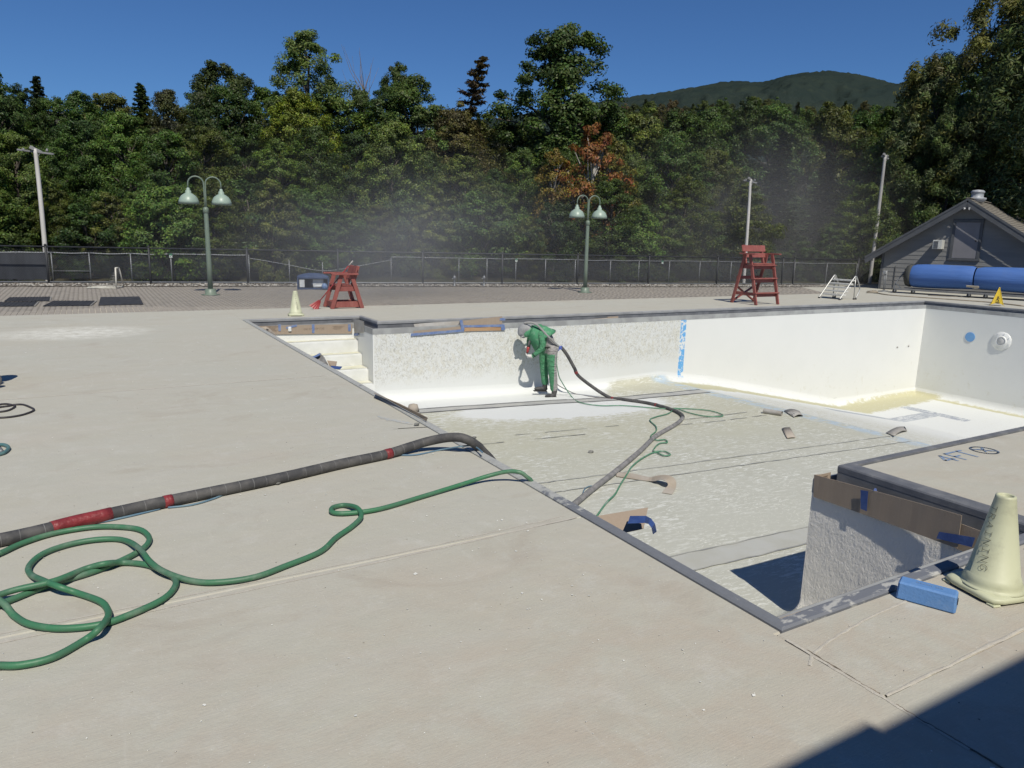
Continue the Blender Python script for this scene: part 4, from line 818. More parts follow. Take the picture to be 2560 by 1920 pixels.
for s_ in (-1, 1):
    e = Vector((0, s_*HO, -SLP*HO)); nrm = Vector((0, s_*SLP, 1)).normalized()
    mb = MB(); a = Vector((RX0, 16.3, ZR)); 
    for (p, q) in ((a, a+e),): mb.add([p, p+Vector((RX1-RX0, 0, 0)), q+Vector((RX1-RX0, 0, 0)), q, p+nrm*.05, p+Vector((RX1-RX0, 0, 0))+nrm*.05, q+Vector((RX1-RX0, 0, 0))+nrm*.05, q+nrm*.05], [(0, 1, 2, 3), (7, 6, 5, 4), (0, 3, 7, 4), (1, 5, 6, 2), (3, 2, 6, 7), (0, 4, 5, 1)])
    mb.build('roof_deck', TRIM, shed, False, True)
    n = 26
    for i in range(n):
        p = Vector((RX0-.03, 16.3, ZR))+e*((i+.0)/n)+nrm*.055; q = Vector((RX0-.03, 16.3, ZR))+e*((i+1.12)/n)+nrm*.072; d = Vector((RX1-RX0+.06, 0, 0))
        MB().add([p, p+d, q+d, q, p+nrm*.008, p+d+nrm*.008, q+d+nrm*.012, q+nrm*.012], [(7, 6, 5, 4), (0, 3, 7, 4), (1, 5, 6, 2), (3, 2, 6, 7)]).build('shingle_course', SHIN, shed, False, True)
    for dx, hh, off_ in ((-.05, .24, 0), (-.07, .08, .07)): MB().bar(Vector((RX0+dx, 16.3, ZR-hh*.45+off_))+e*0, Vector((RX0+dx, 16.3, ZR-hh*.45+off_))+e, .03, hh, (0, 0, 1)).build('rake_board', TRIM, shed, False, True)
    MB().add([(RX0+.02, 16.3, ZR-.05), (30.6, 16.3, ZR-.05), (30.6, 16.3+e.y, ZR-.05+e.z), (RX0+.02, 16.3+e.y, ZR-.05+e.z)], [(0, 1, 2, 3)]).build('soffit', M('soffit', (.11, .115, .12), (.1, .105, .11), 3, .7), shed, False, True)
MB().bar((RX0-.02, 16.3, ZR+.09), (RX1, 16.3, ZR+.09), .22, .03).build('ridge_cap', SHIN, shed, False, True)
dr = MB().box((30.565, 16.235, 2.115), (.05, 1.06, 1.42)).build('door', DOORM, shed, False, True, bev=.008)
for a, b in (((30.56, 16.235, 2.88), (.07, 1.34, .12)), ((30.56, 16.235, 1.355), (.10, 1.40, .08)), ((30.56, 16.83, 2.11), (.07, .13, 1.44)), ((30.56, 15.64, 2.11), (.07, .13, 1.44))): MB().box(a, b).build('door_trim', TRIM, shed, False, True, bev=.006)
MB().lathe([(.02, 0), (.02, .03), (.035, .04), (.035, .06), (0, .07)], 10, (30.54, 15.80, 2.1), (-1, 0, 0)).build('handle', M('door_brass', (.1, .1, .1), None, 5, .4, metal=.6), dr, True, True)
vb = MB(); vb.box((30.36, 17.37, 1.93), (.42, .42, .36)); wb = vb.build('wall_box', M('box_cream', (.55, .55, .50), (.48, .48, .44), 4, .6), shed, False, True, bev=.01)
for i in range(6): MB().box((30.144, 17.43, 1.80+i*.05), (.012, .2, .026), Matrix.Rotation(.5, 3, 'Y')).build('louver', M('box_dark', (.07, .07, .07), None, 4, .6), wb, False, True)
fl = MB().box((30.2, 16.3, 3.37), (.1, .07, .05)).build('flood_light', TRIM, shed, False, True, bev=.006)
for s_ in (-1, 1): MB().lathe([(.02, 0), (.03, .03), (.055, .1), (.05, .105), (0, .09)], 12, (30.18, 16.3+s_*.05, 3.36), (-.6, s_*.8, -.35)).build('lamp_head', M('flood_white', (.5, .5, .5), None, 4, .5), fl, True, True)
vt = MB().lathe([(.30, 3.62), (.40, 3.74), (.41, 3.80), (.30, 3.82), (.27, 3.84), (.27, 3.98), (.30, 4.0), (.31, 4.04), (.24, 4.10), (0, 4.13)], 20, (31.3, 16.2, 0)).build('roof_vent', M('vent_white', (.36, .375, .39), (.28, .29, .31), 5, .45), shed, True, True)
MB().box((30.57, 19.3, .55), (.03, .02, .9)).build('wall_batten', TRIM, shed, False, True)

shed.location = (31.49, 17.06, 0); shed.rotation_euler = (0, 0, R(17)); shed.scale = (1, .83, 1.03)
# ------------------------------------------------------------------ pool cover on its reel
reel = empty('cover_reel', (29, 16, 0), label='long blue pool cover rolled on a wheeled reel before the shed', cat='cover reel')
def cover_mat():
    mt, nt, nd, lk, bs = nodes_of('cover_blue'); g = N(nt); p = g.pos(); c = g.mix(g.ramp(g.noise(g.map(p, (1, .12, 3)), 3, 4), .35, .65), (.055, .13, .36), (.065, .15, .40)); c = g.mix(g.ramp(g.noise(p, 1.2, 4), .5, .7, 0, .35), c, (.10, .16, .32))
    lk.new(c, bs.inputs['Base Color']); bs.inputs['Roughness'].default_value = .7; bs.inputs['Specular IOR Level'].default_value = .3; lk.new(g.bump(g.noise(g.map(p, (.5, .3, 4)), 2, 4), .5, .05), bs.inputs['Normal']); return mt
CB = cover_mat()
def roll(y0, y1, nm, cut):
    rows = []; n = 40; prf = [(0, .40), (.06, .455), (.2, .475), (.45, .485), (.8, .48), (.95, .47), (1, .43)]
    for k in range(n+1):
        a = 2*pi*k/n; row = []
        for t, r_ in prf:
            y = y0+(y1-y0)*t; sag = max(0, -sin(a)); r2 = r_*(1-.10*sag*(cut*t if cut > 0 else -cut*(1-t))); row.append((29+r2*1.02*cos(a), y, .72+r2*sin(a)))
        rows.append(row)
    return MB().sheet(rows).build(nm, CB, reel, True, True)
roll(17.56, 15.14, 'cover', 1.4); roll(15.10, 11.2, 'cover', -1.4)
MB().lathe([(.0, .3), (.2, .29), (.40, .20), (.455, .06), (.44, -.02)], 24, (29, 17.56, .72), (0, 1, 0)).build('core_end', M('core_foam', (.045, .048, .045), (.06, .06, .055), 6, .8), reel, True, True)
MB().cyl((29, 11.0, .72), (29, 17.95, .72), .06).build('axle', SILV, reel, True, True)
BRZ = M('reel_frame', (.15, .155, .16), (.2, .2, .2), 5, .5)
MB().bar((28.72, 18.1, .17), (28.72, 11.2, .17), .06, .09).build('frame_rail', BRZ, reel, False, True, bev=.006); MB().bar((29.35, 17.9, .17), (29.35, 11.2, .17), .06, .09).build('frame_rail', BRZ, reel, False, True, bev=.006)
MB().tube(crom([(28.72, 18.14, .06), (28.74, 18.12, .35), (28.8, 18.05, .52), (28.9, 17.9, .80), (28.95, 17.78, .98)], 5), .024, 8).build('end_post', SILV, reel, True, True); MB().cyl((28.96, 17.86, .95), (28.92, 17.62, .99), .035).build('hub', SILV, reel, True, True)
MB().bar((28.72, 18.12, .42), (28.72, 17.85, .2), .04, .04).build('end_brace', SILV, reel, False, True)
RUB = M('caster_rubber', (.03, .03, .032), (.05, .05, .05), 5, .7)
for y in (18.1, 17.35, 15.22, 14.62, 12.2):
    cs = MB().lathe([(.05, -.025), (.085, -.02), (.085, .02), (.05, .025)], 16, (28.70, y, .086), (1, 0, 0)).build('caster', RUB, reel, True, True); MB().lathe([(0, -.03), (.035, -.03), (.035, .03), (0, .03)], 10, (28.70, y, .086), (1, 0, 0)).build('rim', SILV, cs, True, True); MB().box((28.70, y, .16), (.09, .04, .06)).build('fork', SILV, cs, False, True)
tg = MB().bar((28.5, 15.32, .44), (28.5, 14.86, .43), .1, .012, (.7, 0, .7)).build('tag', M('paper_tag', (.50, .46, .38), (.44, .40, .33), 5, .8), reel, False, True); MB().bar((28.492, 15.26, .449), (28.492, 15.12, .448), .05, .013, (.7, 0, .7)).build('print', M('tag_ink', (.2, .18, .15), None, 5, .8), tg, False, True)
reel.location = (29.47, 16.25, 0); reel.rotation_euler = (0, 0, R(17)); reel.scale = (1, .92, 1)
# steel post stand and leaning pole left of the reel
p = G(1960+912/3.687, 460+992/3.687); st = empty('post_stand', p, 0, 'thin steel post with square head on a flat base by the shed corner', 'post stand')
MB().lathe([(.18, 0), (.18, .03), (.05, .05)], 18).build('base', SILV, st, True); MB().cyl((0, 0, .04), (0, 0, .74), .018).build('post', SILV, st, True); MB().box((0, 0, .8), (.1, .13, .13)).build('head', M('head_grey', (.42, .43, .43), None, 5, .5), st, bev=.01)
a, b = G(1960+925/3.687, 460+990/3.687), HX(1960+952/3.687, 460+790/3.687, p.x+.4); ps = empty('pole', a, 0, 'grey pole leaning between the steel post and the reel', 'pole'); MB().cyl(a, b, .016).build('shaft', SILV, ps, True, True); MB().lathe([(.14, 0), (.14, .035), (.03, .05)], 14, a).build('foot', SILV, ps, True, True)
hp = G(1960+815/3.687, 460+1000/3.687, .03); hz = [hp+Vector((.22*cos(t*.7)*(1-.02*t), .22*sin(t*.7)*(1-.02*t), .012*t*.3)) for t in range(20)]
tag(MB().tube(crom([G(2560, 765, .02), G(2480, 756, .02), G(2400, 750, .02), G(2300, 743, .02), G(2220, 737, .02), hz[0]]+hz, 4), .022, 8).build('water_hose', M('beige_hose', (.36, .31, .24), (.3, .26, .2), 6, .6), None, True), 'beige hose lying along the deck in front of the pool cover', 'hose')
tag(MB().tube(crom([G(2560, 749, .015), G(2470, 744, .015), G(2380, 741, .015), G(2320, 738, .015)], 6), .014, 6).build('water_hose', M('brown_hose', (.13, .11, .09), (.2, .17, .13), 6, .6), None, True), 'thin brown hose close under the pool cover', 'hose')

# ------------------------------------------------------------------ pyramid caution sign
p = G(2492, 764); cs = empty('caution_sign', p, R(28), 'yellow pop up pyramid caution sign at the right pool edge', 'caution sign'); YEL = M('sign_yellow', (.62, .44, .03), (.56, .39, .03), 4, .5); INK = M('sign_ink', (.05, .045, .02), None, 4, .6)
hb, ht = .17, .60; cor = [(hb, hb), (-hb, hb), (-hb, -hb), (hb, -hb)]
for i in range(4):
    a, b = cor[i], cor[(i+1) % 4]; mb = MB(); rows = []
    for t in (0, .33, .66, 1): rows.append([((a[0]*(1-s_)+b[0]*s_)*(1-t*.93)*(1-.12*4*s_*(1-s_)*(1-t)), (a[1]*(1-s_)+b[1]*s_)*(1-t*.93)*(1-.12*4*s_*(1-s_)*(1-t)), .04+(ht-.06)*t+(.05*4*s_*(1-s_) if t == 0 else 0)) for s_ in (0, .25, .5, .75, 1)])
    pn = MB().sheet(rows, .004).build('panel', YEL, cs); nx = Vector(((a[0]+b[0])/2, (a[1]+b[1])/2, .06)).normalized(); mid = Vector(((a[0]+b[0])/2, (a[1]+b[1])/2, 0)); tv = Vector((b[0]-a[0], b[1]-a[1], 0)).normalized()
    def on(u, v_): q = mid*(1-v_*.93/1.0)*.97; return Vector((q.x, q.y, .04+(ht-.06)*v_))+tv*u+nx*.006
    mb = MB(); U = lambda q: nx
    ribbon(mb, [on(-.012, .47), on(.012, .47)], .03, U); ribbon(mb, [on(.0, .43), on(-.02, .33)], .028, U); ribbon(mb, [on(-.02, .33), on(.03, .27), on(.02, .21)], .018, U); ribbon(mb, [on(-.02, .33), on(-.05, .24)], .018, U); ribbon(mb, [on(0, .41), on(.045, .38)], .012, U); ribbon(mb, [on(-.05, .17), on(.05, .17)], .016, U); ribbon(mb, [on(-.06, .115), on(.06, .115)], .016, U)
    mb.build('pictogram', INK, pn)
    MB().tube([(a[0]*1.22, a[1]*1.22, .006), (a[0], a[1], .05), (a[0]*.07, a[1]*.07, ht-.02)], .008, 6).build('rib', YEL, cs, True)
MB().lathe([(.022, ht-.04), (.026, ht-.01), (.015, ht+.01), (0, ht+.015)], 10).build('cap', YEL, cs, True)

# ------------------------------------------------------------------ portable pool stairs
STEEL = M('stainless', (.52, .52, .50), (.44, .44, .42), 6, .42, metal=.5, spec=.5)
fa, fb = Vector((22.55, 16.95, 0)), Vector((22.55, 16.12, 0)); ps = empty('pool_stairs', (22.9, 16.5, 0), label='portable stainless stairs with looped handrails on the far deck', cat='stairs')
for f, nm in ((fa, 'rail'), (fb, 'rail')):
    MB().tube(crom([f+Vector((-.03, 0, .02)), f+Vector((.05, 0, .12)), f+Vector((.62, 0, .74)), f+Vector((.72, 0, .80)), f+Vector((.80, 0, .74)), f+Vector((1.0, 0, .42)), f+Vector((1.0, 0, .3)), f+Vector((.85, 0, .05))], 5), .022, 8).build(nm, STEEL, ps, True, True); MB().cyl(f+Vector((.72, 0, .76)), f+Vector((.74, 0, .06)), .018).build('stay', STEEL, ps, True, True)
    for dx in (-.03, .85, .74): MB().lathe([(.0, 0), (.035, 0), (.035, .04), (.02, .05)], 10, f+Vector((dx, 0, 0))).build('foot', RUB, ps, True, True)
for i in range(5): t = .16+i*.125; MB().box(((fa.x+.02+t*.88+.06), 16.535, t), (.20, .80, .05)).build('tread', M('tread_grip', (.60, .60, .57), (.5, .5, .47), 9, .5), ps, False, True, bev=.006)

# ------------------------------------------------------------------ black mats, goal, blue covered cart
MATB = M('mat_black', (.022, .024, .03), (.045, .047, .055), 7, .85, .4, 50); MATE = M('mat_edge', (.28, .27, .25), None, 5, .9)
for nm, cn, ribs in (('rear black ribbed mat at the left edge of the paving', [(-1.82, 21.98), (-.86, 21.8), (-.88, 23.09), (-1.79, 23.09)], 14), ('front black ribbed mat cut by the left edge of the picture', [(-2.6, 20.72), (-1.13, 20.48), (-1.10, 21.62), (-2.5, 21.75)], 16), ('slanted black mat in the middle of the row on the paving', [(-.95, 20.42), (.014, 20.27), (.153, 21.53), (-.776, 21.77)], 12), ('largest plain black mat at the right end of the row', [(.197, 20.31), (1.178, 20.29), (1.23, 22.65), (.29, 22.69)], 0)):
    mm_ = empty('rubber_mat', (sum(a for a, b in cn)/4, sum(b for a, b in cn)/4, .003), label=nm, cat='mat', group='black mats on the paving'); MB().prism(cn, .003, .016).build('sheet', MATB, mm_, False, True, bev=.004)
    A_ = [Vector((a, b, .018)) for a, b in cn]; mb = MB()
    for i in range(ribs): t = (i+.5)/ribs; mb.bar(A_[0].lerp(A_[1], t), A_[3].lerp(A_[2], t), .018, .01)
    if ribs: mb.build('ribs', MATB, mm_, False, True)['kind'] = 'stuff'; MB().bar(A_[1]+Vector((.02, 0, -.006)), A_[2]+Vector((.02, 0, -.006)), .03, .014).build('edge_strip', MATE, mm_, False, True)
PVC = M('pvc_white', (.66, .64, .56), (.55, .53, .46), 6, .5); g1, g2 = Vector((.78, 25.85, .02)), Vector((1.02, 26.55, .02)); go = empty('toy_goal', g1, 0, 'small white tube goal with net on the paving by the fence', 'goal')
t1, t2 = g1+Vector((.02, .02, .62)), g1+Vector((.12, .3, .62)); MB().tube([g1, t1], .022, 8).build('post', PVC, go, True, True); MB().tube([g2, t2], .022, 8).build('post', PVC, go, True, True); MB().tube([t1, t2], .022, 8).build('crossbar', PVC, go, True, True)
bl = g1+Vector((-.78, .35, 0)); b2 = bl+Vector((.1, .55, 0)); MB().tube([g1, bl], .022, 8).build('ground_bar', PVC, go, True, True); MB().tube([g2, b2], .022, 8).build('ground_bar', PVC, go, True, True); MB().tube([bl, b2], .02, 8).build('back_bar', PVC, go, True, True)
mb = MB(); NET = M('net_cord', (.30, .29, .26), None, 5, .8)
for i in range(9):
    t = i/8; a = t1.lerp(t2, t); b = g1.lerp(g2, t)+Vector((-.3, .15, 0)); mb.tube([a, a.lerp(b, .5)+Vector((.06, 0, -.05)), b], .004, 3, False); s_ = i/8; mb.tube([t1.lerp(g1+Vector((-.3, .15, 0)), s_)+Vector((.05*s_*(1-s_)*4, 0, 0)), t2.lerp(g2+Vector((-.3, .15, 0)), s_)], .004, 3, False); mb.tube([t1.lerp(g1, t), t1.lerp(g1+Vector((-.3, .15, 0)), t)], .004, 3, False)
mb.build('net', NET, go, False, True)['kind'] = 'stuff'
NAVY = M('navy_cloth', (.032, .055, .12), (.045, .075, .155), 6, .8, .4, 14); bc = empty('covered_table', (6.6, 24.7, 0), -R(14), 'low table under a navy cloth with white panels beside the low guard chair', 'table')
mb = MB(); rows = []
for (u, zz, ins) in ((0, .0, -.01), (0, .2, 0), (0, .40, .01), (.06, .45, .05), (.25, .50, .22), (.40, .525, .34)):
    x, y = .52-ins*1.0, .34-ins*.9; rows.append([(x, -y, zz), (x, y, zz), (-x, y, zz), (-x, -y, zz), (x, -y, zz)])
rows = rows[2:]; rows.append([(.05, -.02, .535), (.05, .02, .535), (-.05, .02, .535), (-.05, -.02, .535), (.05, -.02, .535)]); MB().sheet([r_[::-1] for r_ in rows]).build('cloth_top', NAVY, bc, True)
for s_ in (-1, 1): MB().box((s_*.49, 0, .2), (.05, .64, .42)).build('side_drape', NAVY, bc, bev=.01)
MB().box((0, .31, .2), (.94, .03, .42)).build('back_drape', NAVY, bc); MB().box((0, -.325, .385), (.94, .03, .06)).build('valance', NAVY, bc, bev=.008); MB().box((0, -.32, .03), (.98, .03, .05)).build('bottom_hem', NAVY, bc)
WP = M('panel_white', (.60, .62, .62), (.5, .52, .53), 5, .6); MB().box((-.36, -.31, .2), (.17, .02, .26)).build('panel', WP, bc, bev=.02); MB().box((.16, -.2, .23), (.34, .02, .2)).build('panel', WP, bc); MB().tube([(0, -.3, .1), (.35, -.31, .12)], .045, 10).build('roll', WP, bc, True); MB().lathe([(.0, 0), (.09, .02), (.1, .12), (.06, .2), (0, .22)], 12, (.36, -.36, .0)).build('bundle', M('bundle_blue', (.09, .17, .36), (.2, .28, .42), 12, .7), bc, True)

# ------------------------------------------------------------------ bath house behind the camera: its eave throws the shadow at lower right
bh = empty('bath_house', (4, -5, 0), label='bath house whose eave shades the near deck corner', cat='building'); sx, sy = -cos(SUN_EL)/sin(SUN_EL)*sin(SUN_AZ), -cos(SUN_EL)/sin(SUN_EL)*cos(SUN_AZ); EH = 4.4
e1, e2 = G(1960+1400/3.687, 1500+1075/3.687), G(1960+700/3.687, 1500+1310/3.687); ey = e1.y-sy*EH-.055; ey2 = ey+.045; xj = G(1960+830/3.687, 1500+1290/3.687).x-sx*EH+.05
MB().prism([(xj, ey), (16, ey), (16, -12), (xj, -12)], EH, EH+.16).build('roof', TRIM, bh, False, True); MB().prism([(-9, ey2), (xj-.004, ey2), (xj-.004, -12), (-9, -12)], EH, EH+.16).build('porch_roof', TRIM, bh, False, True)
MB().prism([(-8.5, -4.0), (15.5, -4.0), (15.5, -11.5), (-8.5, -11.5)], 0, EH).build('wall', CLAP, bh, False, True)
for x in (-8, -2.5, 6, 11, 15): MB().box((x, ey-.35, EH/2), (.12, .12, EH)).build('porch_post', TRIM, bh, False, True)
# ------------------------------------------------------------------ training cones and foam block
CONE = M('cone_lime', (.53, .545, .385), (.48, .49, .34), 4, .5, .05, 30, dirt=((.34, .34, .25), 7, .5), spec=.4); CINK = M('marker_ink', (.09, .09, .07), (.16, .16, .12), 30, .7)
GLY = {'T': [[(.5, 0), (.5, 1)], [(0, 1), (1, 1)]], 'R': [[(0, 0), (0, 1), (.7, .95), (.85, .75), (.7, .52), (0, .5)], [(.3, .5), (.95, 0)]], 'A': [[(0, 0), (.5, 1), (1, 0)], [(.2, .38), (.8, .38)]], 'I': [[(.5, 0), (.5, 1)], [(.1, 1), (.9, 1)], [(.1, 0), (.9, 0)]], 'N': [[(0, 0), (0, 1), (1, 0), (1, 1)]], 'G': [[(.95, .85), (.6, 1), (.2, .9), (0, .5), (.2, .08), (.6, 0), (.95, .2), (.95, .48), (.6, .48)]]}
def cone(loc, rz, label):
    o = empty('traffic_cone', loc, rz, label, 'traffic cone', 'pale lime training cones')
    mb = MB(); s_ = .172; P = []
    for i in range(24):
        a = 2*pi*i/24; q = max(abs(cos(a)), abs(sin(a))); r_ = s_/q; r_ = min(r_, s_*1.27); P.append((r_*cos(a), r_*sin(a)))
    rows = [[(x*k, y*k, z) for x, y in P+P[:1]] for k, z in ((.96, .012), (1, .02), (1, .034), (.97, .042), (.86, .047), (.6, .05))]
    MB().sheet(rows[::-1]).build('base', CONE, o, True)
    for sx_ in (-1, 1):
        for sy_ in (-1, 1): MB().box((sx_*.14, sy_*.14, .006), (.05, .05, .012)).build('foot', CONE, o, bev=.004)
    R0, R1, Z0, Z1 = .137, .047, .045, .56
    MB().lathe([(.165, .044), (.15, .05), (R0+.004, .06), (R0+.004, .075), (.130, .11), (.127, .112), (R1+.003, .545), (R1+.001, .557), (R1-.008, .56), (R1-.014, .555), (R1-.014, .50), (0, .49)], 40).build('body', CONE, o, True)
    mb = MB(); rad = lambda z: .130+(R1+.003-.130)*(z-.11)/(.545-.11)+.0012; adv = .0455
    for i, ch in enumerate('TRAINING'):
        for st in GLY[ch]:
            pts = []
            for a, b in zip(st[:-1], st[1:]):
                for t in ((0, .5) if b != st[-1] else (0, .5, 1)): pts.append((a[0]+(b[0]-a[0])*t, a[1]+(b[1]-a[1])*t))
            Q = []
            for (u, v_) in pts:
                z = .50-(i*adv+u*.03); f0 = R(218.4)+R(-47+3.4*i); r_ = rad(z); f = f0+(v_-.5)*.036/r_; Q.append((r_*cos(f), r_*sin(f), z))
            ribbon(mb, Q, .0024, lambda p: Vector((p.x, p.y, .02)).normalized())
    mb.build('lettering', CINK, o)['kind'] = 'stuff'
    return o
cone((4.205, 1.868, 0), R(-14.3), 'pale lime cone marked TRAINING on the near deck beside the blue block'); cone((*G(740, 789).xy, 0), R(82), 'pale lime cone on the far deck beside the low guard chair')
BF = M('foam_blue', (.115, .25, .52), (.10, .225, .47), 5, .6, .25, 90, dirt=((.20, .31, .50), 14, .4)); fb_ = empty('foam_block', (3.742, 1.958, 0), atan2(-.253, .11), 'bright blue foam block lying at the near pool corner beside the cone', 'foam block')
bm_ = MB().add([(-.14, -.055, 0), (.14, -.055, 0), (.14, .055, 0), (-.14, .055, 0), (-.136, -.047, .098), (.136, -.047, .098), (.136, .047, .098), (-.136, .047, .098)], [(3, 2, 1, 0), (0, 1, 5, 4), (1, 2, 6, 5), (2, 3, 7, 6), (3, 0, 4, 7), (4, 5, 6, 7)]); bm_.build('body', BF, fb_, False, bev=.009)
mb = MB()
for i in range(13): mb.box((-.055+i*.009+(.012 if i > 8 else 0), .006+random.uniform(-.001, .001), .0985), (.004 if i % 3 else .006, .022, .003))
mb.build('embossing', M('foam_worn', (.16, .27, .47), None, 9, .7), fb_)['kind'] = 'stuff'
MB().lathe([(0, .003), (.018, .003), (.02, 0)], 14, (.139, .008, .05), (1, 0, 0)).build('hole_disc', M('hole_painted_shade', (.02, .03, .06), None, 5, .9), fb_)  # flat disc, its dark colour carries the shade inside the hole

# ------------------------------------------------------------------ hoses and cables
def PXY(p):
    p = Vector(p)-Vector((0, 0, CAMH)); Z = p.dot(_f); return (PW/2+FOC*p.dot(_r)/Z, PH/2-FOC*p.dot(_u)/Z)
def near_i(path, x, y): return min(range(len(path)), key=lambda i: (PXY(path[i])[0]-x)**2+(PXY(path[i])[1]-y)**2)
RUBH = M('blast_hose_rubber', (.052, .052, .055), (.095, .092, .09), 8, .7, .15, 60, dirt=((.2, .19, .185), 12, .25)); RTAPE = M('red_tape', (.24, .035, .04), (.18, .028, .032), 12, .45, .6, 45)
W0 = GF(1372, 990)
hose = [Vector((-7.5, 9.5, .041)), Vector((-5.5, 7.2, .041)), Vector((-3.4, 5.2, .041)), Vector((-1.9, 4.75, .041))]+[G(x, y, .041) for x, y in ((0, 1350), (200, 1302), (420, 1253), (690, 1197), (850, 1160), (960, 1137))]+[G(1025, 1117, .06), G(1068, 1104, .09), G(1112, 1095, .125), G(1146, 1093.5, .14), G(1170, 1100, .12), G(1190, 1112, .07), G(1206, 1127, 0)]
e = hose[-1]; hose += [e+Vector((.16, .02, -.22)), e+Vector((.3, .1, -.8)), e+Vector((.5, .05, -1.3))]
fl_ = [GF(x, y, .042) for x, y in ((1380, 1300), (1436, 1260), (1480, 1224), (1540, 1178), (1600, 1128), (1640, 1090), (1688, 1062), (1706, 1045), (1700, 1034), (1670, 1021), (1620, 1008), (1560, 999), (1520, 992))]
wv = Matrix.Rotation(R(14), 3, 'Z') @ Vector((W0.x, W0.y, 0)).normalized(); wr = Vector((wv.y, -wv.x, 0)); MPP = (W0-Vector((0, 0, CAMH))).dot(_f)/FOC/6.914
def WP_(X, Y, d=0): return W0+wr*((X-950)*MPP)+wv*d+Vector((0, 0, (1490-Y)*MPP/.974))
air = [WP_(1700, 1345, .0), WP_(1500, 1180, -.02), WP_(1380, 1010, -.03), WP_(1270, 830, -.03), WP_(1190, 720, -.02), WP_(1125, 650, -.02)]
main = crom(hose+fl_+air[1:], 8); mh = empty('blast_hose', G(420, 1255), 0, 'thick dark blasting hose with red tape running into the pool to the worker', 'hose')
i0, i1 = near_i(main, 1380, 1300), near_i(main, 1704, 1045); MB().tube(main[:i0+1], .0405, 14).build('tube', RUBH, mh, True, True); MB().tube(main[i0:i1+1], .0405, 14).build('tube', M('blast_hose_dusty', (.24, .235, .235), (.15, .148, .15), 7, .8, .15, 60), mh, True, True); MB().tube(main[i1:], .0405, 14).build('tube', RUBH, mh, True, True)
def wrap(x0, y0, x1, y1, nm='tape_wrap', r=.0425):
    i0, i1 = sorted((near_i(main, x0, y0), near_i(main, x1, y1))); i1 = max(i1, i0+1); a, b = main[i0], main[i1]; seg = main[i0:i1+1]
    if i1-i0 < 3: seg = [a.lerp(b, t/3) for t in range(4)]
    MB().tube(seg, [r*random.uniform(.99, 1.03) for _ in seg], 14).build(nm, RTAPE, mh, True, True)
def wrap_at(x, y, L, r=.0435):
    i = near_i(main, x, y); d = (main[min(i+1, len(main)-1)]-main[max(i-1, 0)]).normalized(); c = main[i]; MB().tube([c-d*L/2, c-d*L*.1, c+d*L*.2, c+d*L/2], [r*.985, r*1.02, r, r*1.01], 14).build('tape_wrap', RTAPE, mh, True, True)
wrap(122, 1321, 268, 1287); wrap_at(415, 1254, .055); wrap_at(974, 1134, .06); wrap_at(1440, 931, .07); wrap_at(1530, 994, .07); wrap_at(1638, 1012, .05)
mb = MB(); acc = 0; RING = M('hose_ring', (.12, .12, .122), (.18, .18, .18), 6, .6)
for i in range(25, 90):
    d = main[i]-main[i-1]; acc += d.length
    if acc > .09: acc = 0; d.normalize(); mb.tube([main[i]-d*.002, main[i]+d*.002], .0409, 14, False)
mb.build('rings', RING, mh, True, True)['kind'] = 'stuff'
GRH = M('green_hose', (.045, .17, .085), (.06, .15, .09), 5, .5, .1, 60, dirt=((.16, .23, .17), 4, .75), spec=.45); z5 = lambda L: [G(x/2.5925, 1060+y/2.5925, .021+(q[0] if q else 0)) for x, y, *q in L]
gp = z5([(-150, 1555), (0, 1565), (150, 1560), (350, 1510), (550, 1400), (640, 1330, .036), (695, 1260, .02), (700, 1210), (650, 1150), (500, 1095), (380, 1055, .036), (280, 1015, .03), (200, 975), (190, 920), (280, 840), (450, 780), (640, 748), (800, 752), (900, 805, .036), (980, 900, .036), (1080, 965, .02), (1250, 1018), (1420, 1025), (1650, 992), (1850, 920), (2074, 828)])
gp += [G(840, 1344, .021), G(880, 1316, .021), G(903, 1291, .03), (G(893, 1270, .04)), G(862, 1263, .021), G(832, 1269, .021), G(832, 1281, .021), G(870, 1283, .021), G(950, 1272, .021), G(1060, 1240, .021), G(1160, 1209, .03), G(1220, 1190, .055), G(1268, 1179, .09), G(1300, 1181, .09), G(1318, 1193, .05), G(1331, 1207, 0)]
e = gp[-1]; gp += [e+Vector((.1, 0, -.2)), e+Vector((.2, .05, -.8)), e+Vector((.3, .05, -1.35))]
ext = lambda a, b, e: [a+(a-b).normalized()*1.1, a+(a-b).normalized()*2.6+Vector((0, .3, 0)), Vector(e)]; gp = ext(gp[0], gp[1], (-7, 5.2, .021))[::-1]+gp; gh_ = empty('garden_hose', G(300, 1450), 0, 'green hose looped on the near deck and over the pool edge', 'hose'); MB().tube(crom(gp, 8), .0165, 10).build('tube', GRH, gh_, True, True)
g2 = z5([(-160, 905), (0, 838), (150, 770), (350, 708), (600, 668), (800, 668), (920, 690), (968, 745), (925, 808), (800, 878), (600, 958), (300, 1050), (100, 1128), (0, 1170), (-120, 1230), (-160, 1190), (-60, 1130), (100, 1075, .03), (350, 1018, .036), (550, 940, .02), (680, 905, .036), (800, 898), (950, 912), (1060, 955), (1135, 1005), (1125, 1070), (1040, 1145), (850, 1232), (650, 1300), (400, 1325), (200, 1300), (90, 1240), (20, 1160, .036), (-80, 1110, .04), (-200, 1100)])
g2 = ext(g2[0], g2[1], (-7, 6.5, .021))[::-1]+g2+ext(g2[-1], g2[-2], (-6.5, 4.0, .021)); MB().tube(crom(g2, 8), .0165, 10).build('tube', GRH, gh_, True, True)
BLT = M('air_line_blue', (.10, .18, .26), (.14, .22, .27), 6, .5); bl_ = empty('air_line', G(450, 1265), 0, 'thin blue air line strapped along the dark blasting hose', 'hose')
